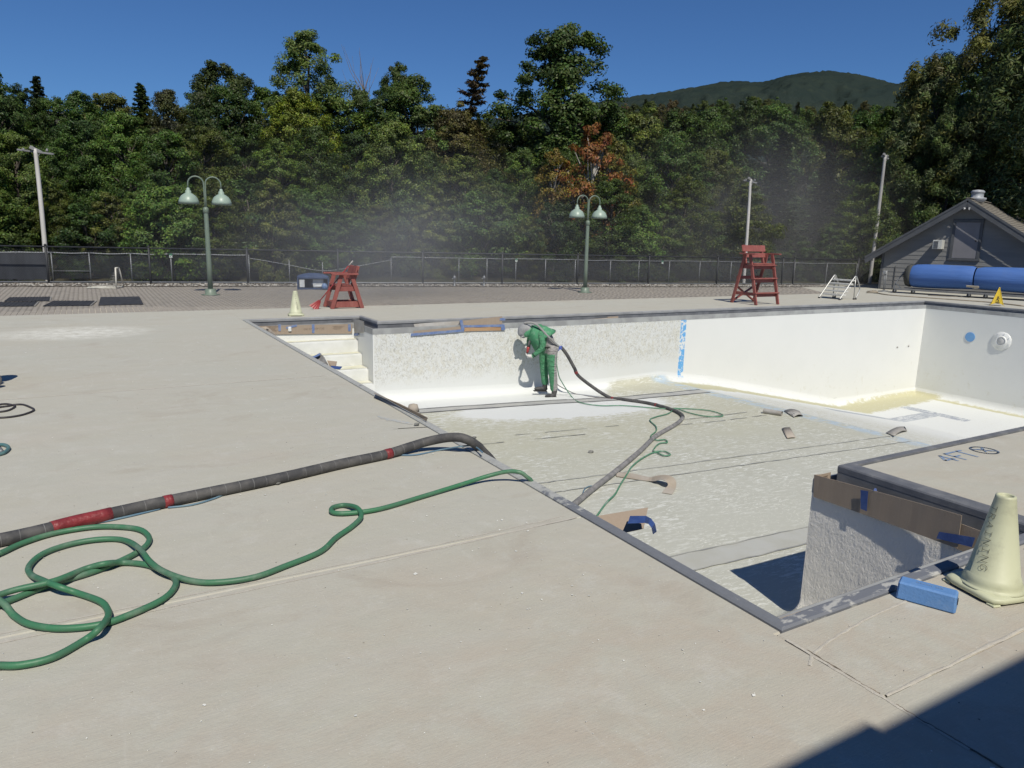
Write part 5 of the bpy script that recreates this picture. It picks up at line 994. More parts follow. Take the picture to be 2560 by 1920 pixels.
for L in ([(215, 1311), (270, 1302), (330, 1289), (400, 1272)], [(420, 1269), (480, 1262), (530, 1248), (560, 1236)], [(985, 1137), (1040, 1137), (1100, 1125), (1150, 1116.5), (1178, 1114), (1192, 1119), (1206, 1131)]): MB().tube(crom([G(x, y, .008+(.05 if x > 1120 else 0)) for x, y in L], 6), .0075, 6).build('tube', BLT, bl_, True, True)
GTH = M('thin_green_hose', (.06, .20, .11), (.10, .24, .16), 5, .5, dirt=((.30, .38, .31), 6, .6))
tg = [WP_(1045, 740, -.13), WP_(1040, 900, -.14), WP_(1070, 1050, -.14), WP_(1130, 1200, -.1)]+[GF(x, y, .028) for x, y in ((1428, 990), (1450, 1006), (1500, 1014), (1560, 1014), (1650, 1021), (1700, 1021), (1770, 1026), (1805, 1036), (1800, 1041), (1760, 1040), (1720, 1031), (1690, 1022), (1670, 1034), (1640, 1042), (1625, 1050), (1640, 1066), (1640, 1078), (1627, 1090), (1640, 1100), (1662, 1099), (1668, 1106), (1650, 1108), (1638, 1118), (1635, 1128), (1660, 1128), (1676, 1136), (1660, 1139), (1636, 1131), (1605, 1146), (1580, 1166), (1568, 1185), (1552, 1210), (1538, 1235), (1515, 1258), (1490, 1293), (1470, 1320))]
tag(MB().tube(crom(tg, 6), .012, 7).build('garden_hose', GTH, None, True), 'thin green line trailing from the worker across the pool floor', 'hose')
tag(MB().tube(crom([WP_(1075, 1270, -.02), WP_(1150, 1330, -.02), GF(1440, 985, .01), GF(1480, 992, .01), GF(1530, 998, .01)], 6), .011, 6).build('cable', M('cable_grey', (.14, .13, .13), (.22, .2, .2), 6, .6), None, True), 'short grey cable on the white floor behind the worker', 'cable')
for L, lb in (([(1456, 1238), (1462, 1222), (1475, 1215), (1486, 1217)], 'thin loop of blue line beside the hose on the pool floor'),):
    tag(MB().tube(crom([GF(x, y, .02) for x, y in L], 6), .008, 6).build('air_line', BLT, None, True), lb, 'hose')
z4 = lambda L, z: [G(x/4.607, 800+y/4.607, z) for x, y in L]
tag(MB().tube(crom(z4([(-200, 1080), (-120, 1010), (0, 972), (80, 967), (150, 980), (172, 997), (100, 1038), (0, 1057), (-100, 1062), (-140, 1030), (0, 1003), (100, 990), (160, 976), (260, 973), (340, 1000), (392, 1033), (330, 1068), (200, 1104), (0, 1125), (-200, 1110), (-420, 1010), (-600, 860)], .011), 8), .010, 7).build('cable', M('cable_black', (.025, .022, .028), (.05, .045, .05), 6, .5), None, True), 'black cable coil on the deck at the left edge', 'cable')
th_ = empty('hose_end', G(5, 1118), 0, 'short teal hose end with metal coupling at the left edge', 'hose'); MB().tube(crom(z4([(-160, 1440), (0, 1435), (60, 1442), (100, 1473), (60, 1520), (0, 1545), (-160, 1570), (-420, 1540)], .016), 8), .015, 8).build('tube', M('teal_hose', (.06, .15, .16), (.1, .19, .19), 6, .5), th_, True, True); MB().cyl(G(-4, 1120, .02), G(4, 1130, .02), .02).build('coupling', SILV, th_, True, True)
# machine standing just outside the left edge (only its red can, wheel and shadow reach into the picture)
mc = G(-122, 975); mch = empty('blast_machine', mc, R(20), 'red canister and grey wheel of a machine cut by the left edge', 'machine'); MB().lathe([(.0, .42), (.12, .42), (.125, .45), (.125, .70), (.11, .74), (0, .76)], 20, (.36, 0, 0)).build('canister', REDP, mch, True); MB().lathe([(.127, .60), (.127, .655)], 20, (.36, 0, 0)).build('band', RUB, mch, True); MB().box((0, 0, .36), (.75, .4, .06)).build('frame', BRZ, mch, bev=.01); MB().lathe([(.0, .4), (.2, .4), (.22, .5), (.2, 1.0), (.1, 1.08), (0, 1.1)], 20, (-.1, 0, 0)).build('pot', M('pot_grey', (.2, .2, .2), None, 4, .5), mch, True)
for x in (-.3, .34):
    for s_ in (-1, 1): w_ = MB().lathe([(.04, -.03), (.09, -.03), (.1, -.015), (.1, .015), (.09, .03), (.04, .03)], 18, (x, s_*.22, .1), (0, 1, 0)).build('wheel', M('wheel_grey', (.12, .12, .12), (.18, .18, .17), 6, .7), mch, True); MB().cyl((x, s_*.2, .1), (x, s_*.2, .34), .02).build('strut', BRZ, mch, True)

# ------------------------------------------------------------------ cardboard and tape
CARD = M('cardboard', (.33, .265, .205), (.315, .25, .192), 5, .85, .25, 70, stretch=(8, 8, .4)); CARDD = M('cardboard_dusty', (.40, .36, .31), (.35, .30, .24), 4, .85, .3, 30); CARDG = M('cardboard_grey', (.36, .35, .33), (.30, .28, .25), 4, .85, .3, 30); BT = M('blue_tape', (.035, .07, .22), (.05, .095, .26), 10, .5, .3, 60); BTL = M('blue_tape_dusty', (.12, .18, .36), (.2, .25, .38), 10, .6, .3, 40); CINK2 = M('card_ink', (.13, .10, .08), (.2, .15, .11), 20, .85)
def board(name, corners, label, mat=CARD, bulge=0, th=.005, nx=8, ny=3, wav=.0, rt=True):
    A, B, C, D = [Vector(c) for c in corners]; n_ = (B-A).cross(D-A).normalized(); rows = []
    for j in range(ny+1):
        v_ = j/ny; rows.append([A.lerp(B, u/nx).lerp(D.lerp(C, u/nx), v_)+n_*(bulge*4*(u/nx)*(1-u/nx)+wav*sin(u*1.9+j*.7)) for u in range(nx+1)])
    c = (A+B+C+D)/4; c.z = min(p.z for p in (A, B, C, D)); o = empty('cardboard_sheet', c, 0, label, 'cardboard'); MB().sheet(rows, th).build('panel', mat, o, False, True); return o
def tape(o, corners, mat=BT, nm='tape', nx=6, wav=0):
    A, B, C, D = [Vector(c) for c in corners]; n_ = (B-A).cross(D-A).normalized(); MB().sheet([[A.lerp(B, u/nx)+n_*wav*sin(u*2.) for u in range(nx+1)], [D.lerp(C, u/nx)+n_*wav*sin(u*2.) for u in range(nx+1)]], .002).build(nm, mat, o, False, True)
zz = lambda x, y: (1960+x/3.19, 1080+y/3.19); XC = 5.250
o = board('cb', [HX(*zz(243, 340), XC+.015), HX(*zz(1420, 665), XC-.03), HX(*zz(1385, 930), XC-.03), HX(*zz(235, 515), XC+.015)], 'long brown cardboard strip taped along the near peninsula gutter', nx=24, wav=.0007, bulge=.012)
MB().sheet([[HX(*zz(243, 340), XC+.015), (5.36, HX(*zz(243, 340), XC).y+.02, -.085), (5.45, 3.80, -.07)], [HX(*zz(240, 430), XC+.015), (5.36, HX(*zz(243, 340), XC).y+.02, -.2), (5.45, 3.80, -.17)]], .005).build('end_flap', CARD, o, False, True)
for i in range(4): MB().sheet([[(5.30+.004*i, 3.805, -.105-.018*i), (5.42, 3.80, -.092-.018*i)], [(5.30+.004*i, 3.805, -.112-.018*i), (5.42, 3.80, -.099-.018*i)]]).build('print_line', CINK2, o, False, True)
tape(o, [HX(*zz(612, 462), XC-.012), HX(*zz(672, 472), XC-.012), HX(*zz(660, 632), XC-.012), HX(*zz(612, 612), XC-.012)]); tape(o, [HX(*zz(1238, 795), XC-.042), HX(*zz(1525, 842), XC-.036), HX(*zz(1498, 918), XC-.036), HX(*zz(1216, 848), XC-.042)])
tape(o, [HX(*zz(712, 466), XC-.004), HX(*zz(742, 472), XC+.02), HX(*zz(738, 452), XC+.03), HX(*zz(724, 446), XC+.02)])
board('cb', [HX(*zz(1390, 722), XC+.012), HX(*zz(1640, 815), XC+.012), HX(*zz(1600, 1010), XC+.012), HX(*zz(1375, 930), XC+.012)], 'second cardboard piece continuing the strip behind the cone', nx=8)
zw = lambda x, y: (1380+x/3.253, 960+y/3.253)
o = board('cb', [G(*zw(365, 1078), -.06), G(*zw(780, 1008), -.03), G(*zw(745, 1178), -.10), G(*zw(590, 1212), -.12)], 'brown cardboard flap with a curling blue tape end at the left pool edge', CARD, .0, .005, 8, 3); tp_ = [((635, 1075), (615, 1135)), ((700, 1074), (690, 1133)), ((765, 1074), (755, 1130)), ((805, 1095), (785, 1138)), ((835, 1135), (808, 1168)), ((850, 1200), (820, 1222))]; hs_ = [-.02, -.01, 0, .03, .02, -.06]
MB().sheet([[G(*zw(*a), h) for (a, b), h in zip(tp_, hs_)], [G(*zw(*b), h) for (a, b), h in zip(tp_, hs_)]], .002).build('tape', BT, o, False, True)
prs = [((1541, 1181), (1541, 1191), .02, .012), ((1580, 1184), (1580, 1197), .02, .012), ((1622, 1193), (1622, 1203), .03, .012), ((1640, 1190), (1638, 1203), .08, .05), ((1658, 1188), (1652, 1199), .12, .10), ((1676, 1190), (1663, 1203), .14, .11), ((1688, 1199), (1669, 1209), .12, .08), ((1691, 1211), (1669, 1215), .08, .05), ((1688, 1224), (1663, 1221), .035, .025), ((1680, 1236), (1655, 1232), .008, .008)]
A_ = crom([GF(*a, h) for a, b, h, k in prs], 3); B_ = crom([GF(*b, k) for a, b, h, k in prs], 3); o = empty('cardboard_strip', GF(1620, 1200), 0, 'curled cardboard strip lying on the pool floor beside the hose', 'cardboard'); MB().sheet([A_, B_], .005).build('strip', CARDD, o, False, True)
def scrap(pts, h, label, mat=CARDG, bend=.0):
    P = [GF(x, y, h) for x, y in pts]; o = empty('cardboard_scrap', P[0], 0, label, 'cardboard'); rows = [[P[0].lerp(P[1], t/6)+Vector((0, 0, bend*sin(pi*t/6))) for t in range(7)], [P[3].lerp(P[2], t/6)+Vector((0, 0, bend*sin(pi*t/6))) for t in range(7)]]; MB().sheet(rows, .006).build('sheet', mat, o, True, True); return o
scrap([(1955, 1071), (1975, 1069), (1989, 1094), (1968, 1096)], .02, 'small flat cardboard scrap on the grey pool floor', CARDD, .01); scrap([(1960, 1027), (1998, 1028), (2008, 1040), (1985, 1043)], .02, 'curled grey cardboard sheet at the slope edge of the floor', CARDG, .045); scrap([(2215, 1082), (2262, 1067), (2268, 1078), (2236, 1090)], .06, 'curled grey sheet at the brink of the deep end', CARDG, .05)
a, b = GF(1909, 1027, .06), GF(1955, 1034, .06); tag(MB().tube([a, b], .055, 14, False).build('cardboard_roll', CARDG, None, True), 'short grey cardboard roll lying on the pool floor', 'cardboard roll')
# far wall boards
YW = 14.742; zf = lambda x, y: (840+x/3.687, 760+y/3.687)
o = board('cb', [HY(*zf(1165, 155), YW), HY(*zf(1530, 113), YW), HY(*zf(1530, 205), YW), HY(*zf(1178, 208), YW)], 'brown cardboard sheet bridging the far gutter left of the worker', nx=6); tape(o, [HY(*zf(1170, 196), YW-.01), HY(*zf(1540, 188), YW-.01), HY(*zf(1540, 210), YW-.01), HY(*zf(1180, 216), YW-.01)], BTL, wav=.004); tape(o, [HY(*zf(1510, 130), YW-.012), HY(*zf(1560, 132), YW-.012), HY(*zf(1560, 152), YW-.012), HY(*zf(1510, 152), YW-.012)], BTL)
o = board('cb', [HY(*zf(1178, 214), YW), HY(*zf(1525, 206), YW), HY(*zf(1530, 244), YW), HY(*zf(1175, 252), YW)], 'narrow orange brown strip below the far gutter board', M('cardboard_bright', (.42, .27, .15), (.36, .22, .12), 4, .85), nx=6); tape(o, [HY(*zf(1520, 185), YW-.014), HY(*zf(1552, 190), YW-.014), HY(*zf(1560, 240), YW-.014), HY(*zf(1522, 240), YW-.014)], BTL)
o = board('cb', [HY(*zf(715, 250), YW), HY(*zf(1160, 205), YW), HY(*zf(1165, 238), YW), HY(*zf(712, 272), YW)], 'long brown strip taped along the far gutter lip', nx=10); tape(o, [HY(*zf(690, 272), YW-.01), HY(*zf(1180, 232), YW-.01), HY(*zf(1180, 254), YW-.01), HY(*zf(690, 296), YW-.01)], BTL, nx=14, wav=.006); tape(o, [HY(*zf(1140, 150), YW-.012), HY(*zf(1165, 146), YW-.012), HY(*zf(1185, 240), YW-.012), HY(*zf(1155, 240), YW-.012)], BTL)
o = board('cb', [HY(*zf(715, 185), 14.85), HY(*zf(1140, 158), 14.85), HY(*zf(1120, 205), 14.80), HY(*zf(730, 228), 14.80)], 'grey brown paper sagging in the far gutter channel', CARDG, -.02, nx=10)
a, b = HY(1200+985/3.687, 760+150/3.687, 14.83), HY(1200+1270/3.687, 760+128/3.687, 14.83); o = empty('cardboard_scrap', a, 0, 'folded cardboard scrap lying in the far gutter right of the worker', 'cardboard'); MB().bar(a, b, .05, .04).build('sheet', CARDD, o, False, True, bev=.008); MB().bar(a.lerp(b, .65)+Vector((0, 0, .03)), b+Vector((0, 0, .03)), .04, .03).build('fold', CARD, o, False, True)
# boards in the step recess
zr = lambda x, y: (560+x/3.687, 760+y/3.687); YR = 15.94
o = board('cb', [HY(*zr(280, 204), YR), HY(*zr(1182, 184), YR), HY(*zr(1182, 272), YR), HY(*zr(340, 282), YR)], 'printed brown cardboard strip on the back of the far steps', nx=12)
for x in (512, 822, 1156): tape(o, [HY(*zr(x-13, 188), YR-.01), HY(*zr(x+12, 187), YR-.01), HY(*zr(x+12, 268 if x == 822 else 250), YR-.01), HY(*zr(x-10, 268 if x == 822 else 250), YR-.01)], BTL)
tape(o, [HY(*zr(570, 212), YR-.012), HY(*zr(672, 188), YR-.012), HY(*zr(674, 206), YR-.012), HY(*zr(576, 230), YR-.012)], BTL)
MB().box(HY(*zr(606, 232), YR-.02), (.07, .03, .1)).build('inlet_fitting', PLAST, o, False, True, bev=.01)
td = bpy.data.curves.new('print', 'FONT'); td.body = 'SKU:A01-603 009'; td.size = .062; td.align_x = 'CENTER'; td.align_y = 'CENTER'; to = bpy.data.objects.new('print', td); COL.objects.link(to); bpy.context.view_layer.update(); tm = bpy.data.meshes.new_from_object(to.evaluated_get(bpy.context.evaluated_depsgraph_get())); bpy.data.objects.remove(to)
pc = HY(*zr(830, 228), YR-.006); q = link('printed_code', tm, o); tm.materials.clear(); tm.materials.append(CINK2); q.matrix_basis = wmat(o).inverted() @ (Matrix.Translation(pc) @ Matrix.Rotation(pi, 4, 'Y') @ Matrix.Rotation(pi/2, 4, 'X'))
q.matrix_basis = wmat(o).inverted() @ (Matrix.Translation(pc) @ Matrix.Rotation(pi/2, 4, 'X') @ Matrix.Rotation(pi, 4, 'Z')); q['kind'] = 'stuff'
for bx, n_ in ((400, 6), (1000, 4)):
    for i in range(n_): a, b = HY(*zr(bx+10*(i % 2), 205+i*9), YR-.006), HY(*zr(bx+110-(i*13) % 40, 204+i*9), YR-.006); MB().bar(a, b, .002, .008).build('print_line', CINK2, o, False, True)
o = board('cb', [HX(*zr(1180, 130), 5.165), HX(*zr(1290, 160), 5.165), HX(*zr(1290, 262), 5.165), HX(*zr(1190, 272), 5.165)], 'grey cardboard sheet on the side of the far step recess', CARDG, nx=6); tape(o, [HX(*zr(1195, 272), 5.155), HX(*zr(1235, 268), 5.155), HX(*zr(1240, 292), 5.155), HX(*zr(1198, 294), 5.155)], BTL)
o = empty('cardboard_sheet', (3.0, 15.2, -.1), 0, 'brown cardboard curling over the left end of the far steps', 'cardboard'); L = [((345, 215), (330, 235)), ((385, 212), (370, 262)), ((425, 228), (420, 290)), ((470, 275), (465, 315)), ((503, 325), (500, 330))]; MB().sheet([[G(*zr(*a), -.02) for a, b in L], [G(*zr(*b), -.12) for a, b in L]], .005).build('panel', CARDD, o, True, True)
o = empty('cardboard_sheet', G(*zr(900, 540)), 0, 'crumpled grey cardboard with blue tape at the left pool edge', 'cardboard'); L = [((800, 497), (815, 512)), ((840, 490), (850, 540)), ((885, 450), (885, 560)), ((925, 490), (940, 580)), ((955, 545), (975, 600)), ((983, 600), (985, 606))]; MB().sheet([[G(*zr(*a), .06 if 850 < a[0] < 950 else .0) for a, b in L], [G(*zr(*b), -.06) for a, b in L]], .005).build('panel', CARDG, o, False, True)
MB().sheet([[G(*zr(950, 522), -.02), G(*zr(1042, 532), -.02)], [G(*zr(985, 600), -.1), G(*zr(1025, 618), -.1)]], .005).build('flap', CARD, o, False, True); MB().sheet([[G(*zr(984, 570), -.01), G(*zr(1090, 578), -.01)], [G(*zr(992, 598), -.02), G(*zr(1070, 605), -.02)]], .003).build('tape', BT, o, False, True); MB().sheet([[G(*zr(800, 494), .004), G(*zr(885, 452), .066)], [G(*zr(815, 505), .002), G(*zr(890, 470), .06)]], .003).build('tape', BTL, o, False, True)
o = empty('cardboard_strip', G(1000, 1010), 0, 'long brown cardboard strip standing along the left pool edge', 'cardboard'); L = [((1385, 818), (1395, 824)), ((1480, 858), (1500, 872)), ((1620, 918), (1640, 952)), ((1760, 985), (1780, 1025)), ((1880, 1048), (1866, 1080))]; MB().sheet([[G(*zr(*a), .075) for a, b in L], [G(*zr(*b), .03) for a, b in L]], .006).build('strip', CARD, o, False, True); MB().lathe([(.0, .09), (.05, .075), (.07, 0)], 10, G(*zr(1745, 990), -.03)).build('knob', CARDD, o, True, True)
zn = lambda x, y: (1480+x/3.687, 1240+y/3.687); tag(MB().sheet([[G(*zn(1712, 1132), -.005), G(*zn(1900, 1068), -.005), G(*zn(2212, 982), -.005), G(2330, 1448, -.005)], [G(*zn(1708, 1144), -.03), G(*zn(1900, 1082), -.03), G(*zn(2212, 996), -.03), G(2330, 1454, -.03)]], .004).build('cardboard_strip', CARD), 'thin brown cardboard edge lining the near gutter', 'cardboard'); tag(MB().sheet([[G(*zn(905, 684), .0), G(*zn(1040, 745), .0), G(*zn(1250, 880), .0), G(*zn(1640, 1098), .0)], [G(*zn(900, 690), -.03), G(*zn(1030, 760), -.03), G(*zn(1250, 895), -.03), G(*zn(1650, 1112), -.03)]], .004).build('cardboard_strip', M('cardboard_painted_shade', (.16, .13, .1), (.12, .1, .08), 6, .85)), 'cardboard edge coloured as shaded inside the left gutter near the corner', 'cardboard')  # second strip: shade of the gutter gap is put into its dark brown
# loose bits: chips, pebbles
n = 14000; X = rng.uniform(-7, 2.72, n); Y = rng.uniform(.6, 17.8, n); k = rng.uniform(0, 1, n) < (.05+.9*np.exp(-((2.8-X)/1.6)**2)*np.exp(-((Y-6.5)/4.5)**2)+.02*(Y < 5)); X, Y = X[k], Y[k]; n = len(X); sz = rng.lognormal(-5.75, .5, n)*(1+.03*Y); ang = rng.uniform(0, 6.28, n); c4 = np.array([(-1, -.5), (.7, -.8), (1, .4), (-.5, .9)]); V = np.zeros((n, 4, 3)); q = c4[None]*rng.uniform(.5, 1.1, (n, 4, 1))*sz[:, None, None]; V[:, :, 0] = X[:, None]+q[:, :, 0]*np.cos(ang)[:, None]-q[:, :, 1]*np.sin(ang)[:, None]; V[:, :, 1] = Y[:, None]+q[:, :, 0]*np.sin(ang)[:, None]+q[:, :, 1]*np.cos(ang)[:, None]; V[:, :, 2] = .003+rng.uniform(0, .003, (n, 4))
CH = M('paint_chip', (.74, .74, .70), (.62, .62, .58), 5, .8); ch = link('paint_chips', npmesh('paint_chips', V.reshape(-1, 3), np.arange(n*4).reshape(n, 4), CH)); ch['kind'] = 'stuff'
n = 700; X = rng.uniform(2.9, 5.2, n); Y = rng.uniform(.8, 2.1, n); rocks('grit', np.stack([np.concatenate([X[:90], rng.uniform(-3, 2.7, n-90)]), np.concatenate([Y[:90], rng.uniform(1.5, 14, n-90)]), np.full(n, .002)], 1), .002, .006, M('grit_mix', (.6, .59, .55), (.2, .18, .16), 30, .9, coord='pos'))['kind'] = 'stuff'
for (x, y, r_, lb, fl2) in ((694, 1209, .022, 'small grey stone on the deck under the dark hose', 0), (1477, 1131, .05, 'dark lump of debris alone on the pool floor', 1), (1186, 1095, .045, 'grey rag lump behind the bend of the dark hose', 1), (1042, 1062, .03, 'dark flat scrap on the deck near the worn lettering', 0)):
    p = GF(x, y, .01) if fl2 else G(x, y, .01); v_ = [(r_*cos(a)*random.uniform(.7, 1.1), r_*sin(a)*random.uniform(.5, .8), z) for z in (0, r_*.5) for a in [i*pi/4 for i in range(8)]]; mb = MB(); mb.add([p+Vector(q) for q in v_]+[p+Vector((0, 0, r_*.8))], [(i, (i+1) % 8, 8+(i+1) % 8, 8+i) for i in range(8)]+[(8+i, 8+(i+1) % 8, 16) for i in range(8)]); tag(mb.build('pebble', M('stone_grey', (.22, .22, .21), (.14, .14, .13), 20, .9)), lb, 'stone')
# ------------------------------------------------------------------ the worker
rzW = atan2(wr.y, wr.x); wk = empty('person', W0, rzW, 'worker in green blasting suit and grey hood bending to the pool wall', 'person')
def L_(X, Y, d=0): return Vector(((X-950)*MPP, d, (1490-Y)*MPP/.974))
def blob(chains, vox, smooth, name, mat, parent=wk, disp=None):
    mb = MB()
    for ch in chains:
        P = [Vector(c[0]) for c in ch]; r_ = [c[1] for c in ch]; fine = []; fr = []
        for i in range(len(P)-1):
            for k in range(6): fine.append(P[i].lerp(P[i+1], k/6)); fr.append(r_[i]+(r_[i+1]-r_[i])*k/6)
        fine.append(P[-1]); fr.append(r_[-1]); d0 = (fine[0]-fine[1]).normalized(); d1 = (fine[-1]-fine[-2]).normalized(); hp = []; hr = []
        for a in (80, 60, 35): hp.append(fine[0]+d0*fr[0]*sin(R(a))); hr.append(fr[0]*cos(R(a)))
        tp2 = []; tr = []
        for a in (35, 60, 80): tp2.append(fine[-1]+d1*fr[-1]*sin(R(a))); tr.append(fr[-1]*cos(R(a)))
        mb.tube(hp+fine+tp2, hr+fr+tr, 14)
    me = bpy.data.meshes.new(name); me.from_pydata(mb.v, [], mb.f); o = bpy.data.objects.new(name, me); COL.objects.link(o)
    m1 = o.modifiers.new('r', 'REMESH'); m1.mode = 'VOXEL'; m1.voxel_size = vox; m2 = o.modifiers.new('s', 'SMOOTH'); m2.iterations = smooth; m2.factor = .5
    bpy.context.view_layer.update(); me2 = bpy.data.meshes.new_from_object(o.evaluated_get(bpy.context.evaluated_depsgraph_get())); bpy.data.objects.remove(o); me2.name = name
    me2.materials.clear(); me2.materials.append(mat); me2.polygons.foreach_set('use_smooth', [True]*len(me2.polygons)); return link(name, me2, parent)
def suit_mat():
    mt, nt, nd, lk, bs = nodes_of('blast_suit'); g = N(nt); p = g.obj(); s = g.sep(p); n_ = g.ma('MULTIPLY', g.ma('SUBTRACT', g.noise(p, 9, 3), .5), .03)
    x = g.ma('ADD', s[0], n_); leg = g.ma('MULTIPLY', g.ramp(x, .055, .062), g.ramp(s[2], 1.04, 1.03)); bk = g.ma('MULTIPLY', g.ramp(x, -.15, -.13), g.ramp(s[2], 1.03, 1.04)); gr_ = g.ma('MAXIMUM', leg, bk)
    grn = g.mix(g.ramp(g.noise(p, 5, 4), .38, .65), (.055, .215, .105), (.075, .255, .13)); gry = g.mix(g.ramp(g.noise(p, 6, 4), .4, .6), (.34, .325, .315), (.27, .26, .25)); c = g.mix(gr_, grn, gry); c = g.mix(g.ramp(g.noise(p, 14, 6, .7), .55, .75, 0, .4), c, (.40, .42, .38))
    lk.new(c, bs.inputs['Base Color']); bs.inputs['Roughness'].default_value = .85; w = g.noise(g.map(p, (1, 1, 2.4)), 7, 3, .5, 1.2); lk.new(g.bump(w, .9, .06), bs.inputs['Normal']); return mt
SUIT = suit_mat(); GRN = M('suit_green', (.055, .225, .11), (.075, .265, .135), 5, .8, .5, 8, dirt=((.40, .43, .39), 12, .4)); HOOD = M('hood_grey', (.33, .335, .34), (.25, .255, .26), 6, .75, .3, 20, dirt=((.5, .5, .49), 9, .5))
blob([[(L_(935, 655, 0), .165), (L_(880, 540, 0), .17), (L_(800, 440, 0), .185), (L_(720, 380, 0), .165), (L_(640, 360, 0), .09)],
      [(L_(760, 400, -.13), .11), (L_(720, 400, .14), .11)], [(L_(735, 425, -.2), .078), (L_(768, 560, -.26), .07), (L_(752, 655, -.27), .064)], [(L_(752, 655, -.27), .062), (L_(690, 720, -.24), .056), (L_(612, 782, -.2), .05)],
      [(L_(650, 430, .16), .075), (L_(612, 540, .2), .064), (L_(598, 600, .18), .058)], [(L_(598, 600, .18), .056), (L_(580, 650, .1), .05), (L_(562, 690, .03), .045)],
      [(L_(965, 690, -.1), .135), (L_(955, 850, -.115), .12), (L_(970, 1000, -.115), .108), (L_(1000, 1180, -.11), .096), (L_(1018, 1345, -.1), .092)],
      [(L_(880, 690, .1), .13), (L_(862, 850, .13), .112), (L_(870, 1000, .14), .1), (L_(885, 1150, .15), .09), (L_(903, 1275, .15), .086)]], .017, 3, 'body', SUIT)
MB().tube([L_(930+120*cos(t*pi/10), 640-18*cos(t*pi/10), .165*sin(t*pi/10)) for t in range(21)], .022, 8).build('belt', M('belt_black', (.02, .025, .024), None, 5, .6), wk, True)
hd = blob([[(L_(470, 350, 0), .125), (L_(452, 395, 0), .115)], [(L_(500, 350, 0), .12), (L_(560, 372, 0), .105)], [(L_(440, 420, 0), .095), (L_(470, 455, 0), .08)]], .014, 4, 'hood', HOOD)
MB().sheet([[L_(405+30*u, 500-8*u, -.07+.05*u) for u in range(4)], [L_(440+34*u, 470-2*u, -.115+.03*u) for u in range(4)]], .01).build('visor_frame', M('visor_pale', (.52, .53, .52), None, 5, .4), hd, True)
blob([[(L_(560, 385, 0), .118), (L_(520, 420, -.01), .11)]], .016, 2, 'hood_shroud', GRN, hd)
# cape round neck and shoulders
ax = (L_(600, 360)-L_(860, 500)).normalized(); sdv = Vector((0, 1, 0)); upv = sdv.cross(ax).normalized(); upv = upv if upv.z > 0 else -upv; c0 = L_(585, 372); rows = []
for j in range(7):
    row = []
    for k in range(25):
        a = 2*pi*k/24; top = max(0, cos(a)); bot = max(0, -cos(a)); ln = .34+.20*top-.02*bot; t = j/6; r_ = .118+(.105+.02*top)*min(1, t*2.2)+.012*sin(a*7+j)*t+.02*t*t*(1+1.2*top)
        row.append(c0-ax*(ln*t)+(upv*cos(a)+sdv*sin(a))*r_+Vector((0, 0, -.16*t*t*bot))) 
    rows.append(row)
cp = MB().sheet(rows, .008).build('cape', GRN, wk, True); DKT = M('seam_dark', (.02, .045, .03), None, 5, .8); MB().tube(rows[-1], .007, 6).build('cape_trim', DKT, cp, True); MB().tube(rows[0], .009, 6).build('collar', DKT, cp, True)
for a_, b_ in ((L_(640, 760, -.212), L_(625, 772, -.206)), (L_(568, 675, .055), L_(563, 688, .035))): MB().cyl(a_, b_, .056, .054, 12).build('cuff', DKT, wk, True)
MB().tube(crom([L_(475, 255, -.05), L_(560, 240, -.10), L_(640, 255, -.15), L_(730, 325, -.215), L_(830, 430, -.235), L_(960, 545, -.21), L_(1085, 645, -.1)], 6), .026, 10).build('breathing_tube', M('tube_grey', (.24, .235, .23), (.3, .3, .29), 6, .6), wk, True)
BOOT = M('boot_black', (.035, .034, .036), (.08, .078, .078), 8, .7, .3, 30)
blob([[(L_(1030, 1390, -.1), .07), (L_(1020, 1450, -.105), .058)], [(L_(1030, 1462, -.1), .05), (L_(945, 1465, -.14), .048), (L_(880, 1468, -.17), .042)]], .012, 2, 'boot', BOOT)
blob([[(L_(905, 1290, .15), .068), (L_(900, 1370, .15), .056)], [(L_(915, 1385, .15), .05), (L_(820, 1380, .15), .047), (L_(740, 1385, .15), .04)]], .012, 2, 'boot', BOOT)
MB().bar(L_(1065, 1491, -.1), L_(845, 1494, -.18), .1, .02).build('boot_sole', M('sole', (.06, .06, .06), None, 6, .8), wk, bev=.006); MB().bar(L_(940, 1428, .15), L_(700, 1418, .15), .1, .02).build('boot_sole', MATS['sole'], wk, bev=.006)
GLV = M('glove_white', (.62, .61, .58), (.5, .49, .46), 14, .85, .4, 40)
def glove(w, palm, tip_dir, curl, d):
    ch = [[(w, .042), (palm, .046)]]; sp = Vector((0, 1, 0))
    for i, (l, o_) in enumerate(((.075, -.03), (.088, -.01), (.085, .011), (.068, .03))):
        b = palm+sp*o_+tip_dir*.02; k = b+tip_dir*l*.5; t = k+(tip_dir*.45+curl*.9).normalized()*l*.5; ch.append([(b, .0135), (k, .0125), (t, .0105)])
    b = palm-sp*d*.036-tip_dir*.01; ch.append([(b, .015), (b-sp*d*.018+tip_dir*.035, .013), (b-sp*d*.006+tip_dir*.06+curl*.02, .011)])
    return blob(ch, .0075, 2, 'glove', GLV)
glove(L_(610, 786, -.2), L_(545, 790, -.17), Vector((-.75, .35, .35)).normalized(), Vector((.3, .5, .6)).normalized(), 1); glove(L_(562, 690, .03), L_(548, 660, -.02), Vector((-.6, -.3, .3)).normalized(), Vector((-.1, -.6, -.6)).normalized(), -1)
blob([[(L_(1085, 640, -.1), .03), (L_(1120, 680, -.12), .02)], [(L_(1085, 650, -.12), .025), (L_(1130, 640, -.1), .016)], [(L_(1090, 660, -.11), .024), (L_(1070, 700, -.13), .015)]], .01, 1, 'blue_tie', M('tie_blue', (.06, .10, .36), (.1, .14, .4), 12, .7))
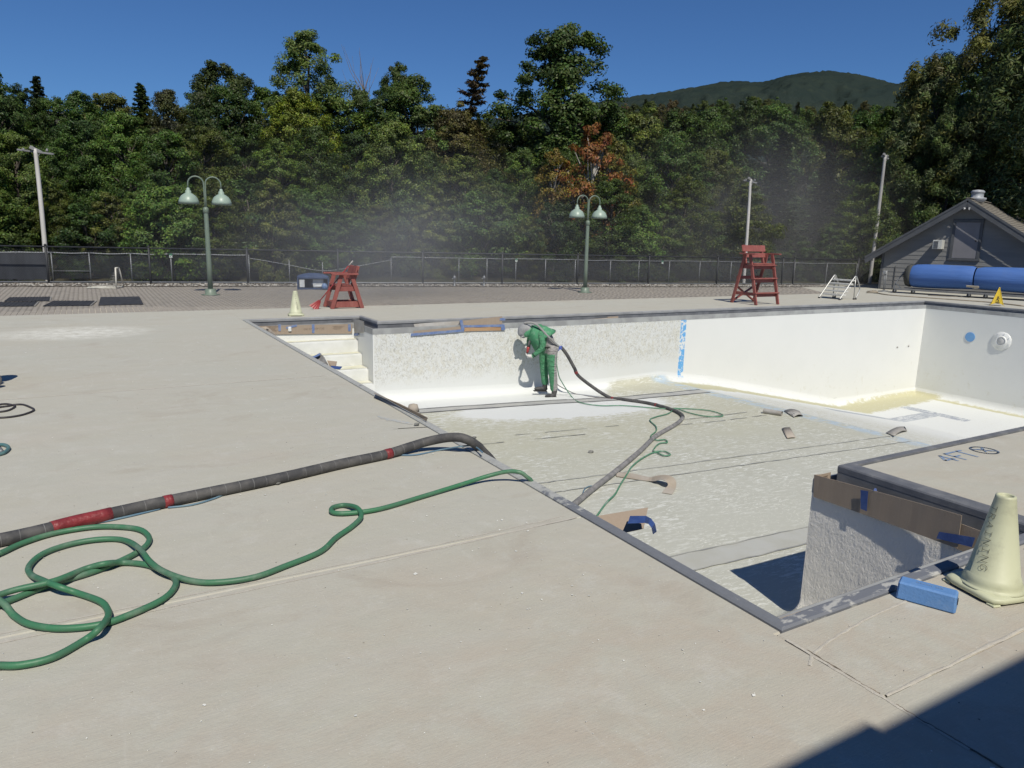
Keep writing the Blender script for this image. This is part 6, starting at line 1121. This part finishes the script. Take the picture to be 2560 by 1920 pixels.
MB().cyl(L_(1065, 660, -.14), L_(1045, 735, -.14), .012).build('air_coupling', SILV, wk, True)
ng = empty('blast_nozzle', W0+Vector((0, 0, .8)), 0, 'short red blast nozzle held in the worker\'s gloves', 'nozzle'); a, b = WP_(532, 742, -.1), WP_(548, 640, -.1)
MB().tube([a, a.lerp(b, .3), a.lerp(b, .6), b], [.024, .03, .032, .034], 12).build('body', REDP, ng, True, True); MB().tube([b, b+(b-a)*.25], [.036, .036], 12).build('collar', RUB, ng, True, True); MB().tube([a, a+(a-b)*.35], [.018, .012], 10).build('tip', SILV, ng, True, True); MB().tube(crom([b+(b-a)*.2, WP_(575, 560, -.05), WP_(660, 520, .05), WP_(800, 560, .22), WP_(960, 620, .2), WP_(1090, 640, .05)], 6), .03, 10).build('whip_hose', RUBH, ng, True, True)

# ------------------------------------------------------------------ blasting dust hanging over the far deck
def dust(name, c, rad, dens, seed):
    me = bpy.data.meshes.new(name); mb = MB().lathe([(max(1e-5, sin(pi*i/12)), -cos(pi*i/12)) for i in range(13)], 20); me.from_pydata(mb.v, [], mb.f); o = link(name, me, None, c); o.scale = rad; o['kind'] = 'stuff'
    mt = bpy.data.materials.new(name); mt.use_nodes = True; nt = mt.node_tree; nt.nodes.clear(); g = N(nt); out = nt.nodes.new('ShaderNodeOutputMaterial'); pv = nt.nodes.new('ShaderNodeVolumePrincipled'); p = g.obj()
    ln = nt.nodes.new('ShaderNodeVectorMath'); ln.operation = 'LENGTH'; nt.links.new(p, ln.inputs[0]); f = g.ramp(ln.outputs['Value'], 1.0, .15); f = g.ma('MULTIPLY', f, f); nz = g.ramp(g.noise(g.map(p, (1, 1, 1), (seed, 0, 0)), 1.6, 3), .3, .72)
    nt.links.new(g.ma('MULTIPLY', g.ma('MULTIPLY', f, nz), dens), pv.inputs['Density']); pv.inputs['Color'].default_value = (.87, .87, .87, 1); pv.inputs['Anisotropy'].default_value = .1
    nt.links.new(pv.outputs[0], out.inputs['Volume']); me.materials.append(mt); return o
dust('dust_haze', (8.5, 21.5, 1.0), (10, 6.0, 4.6), .14, 1); dust('dust_haze', (27.5, 25, 1.5), (13, 7.5, 7.5), .12, 5)
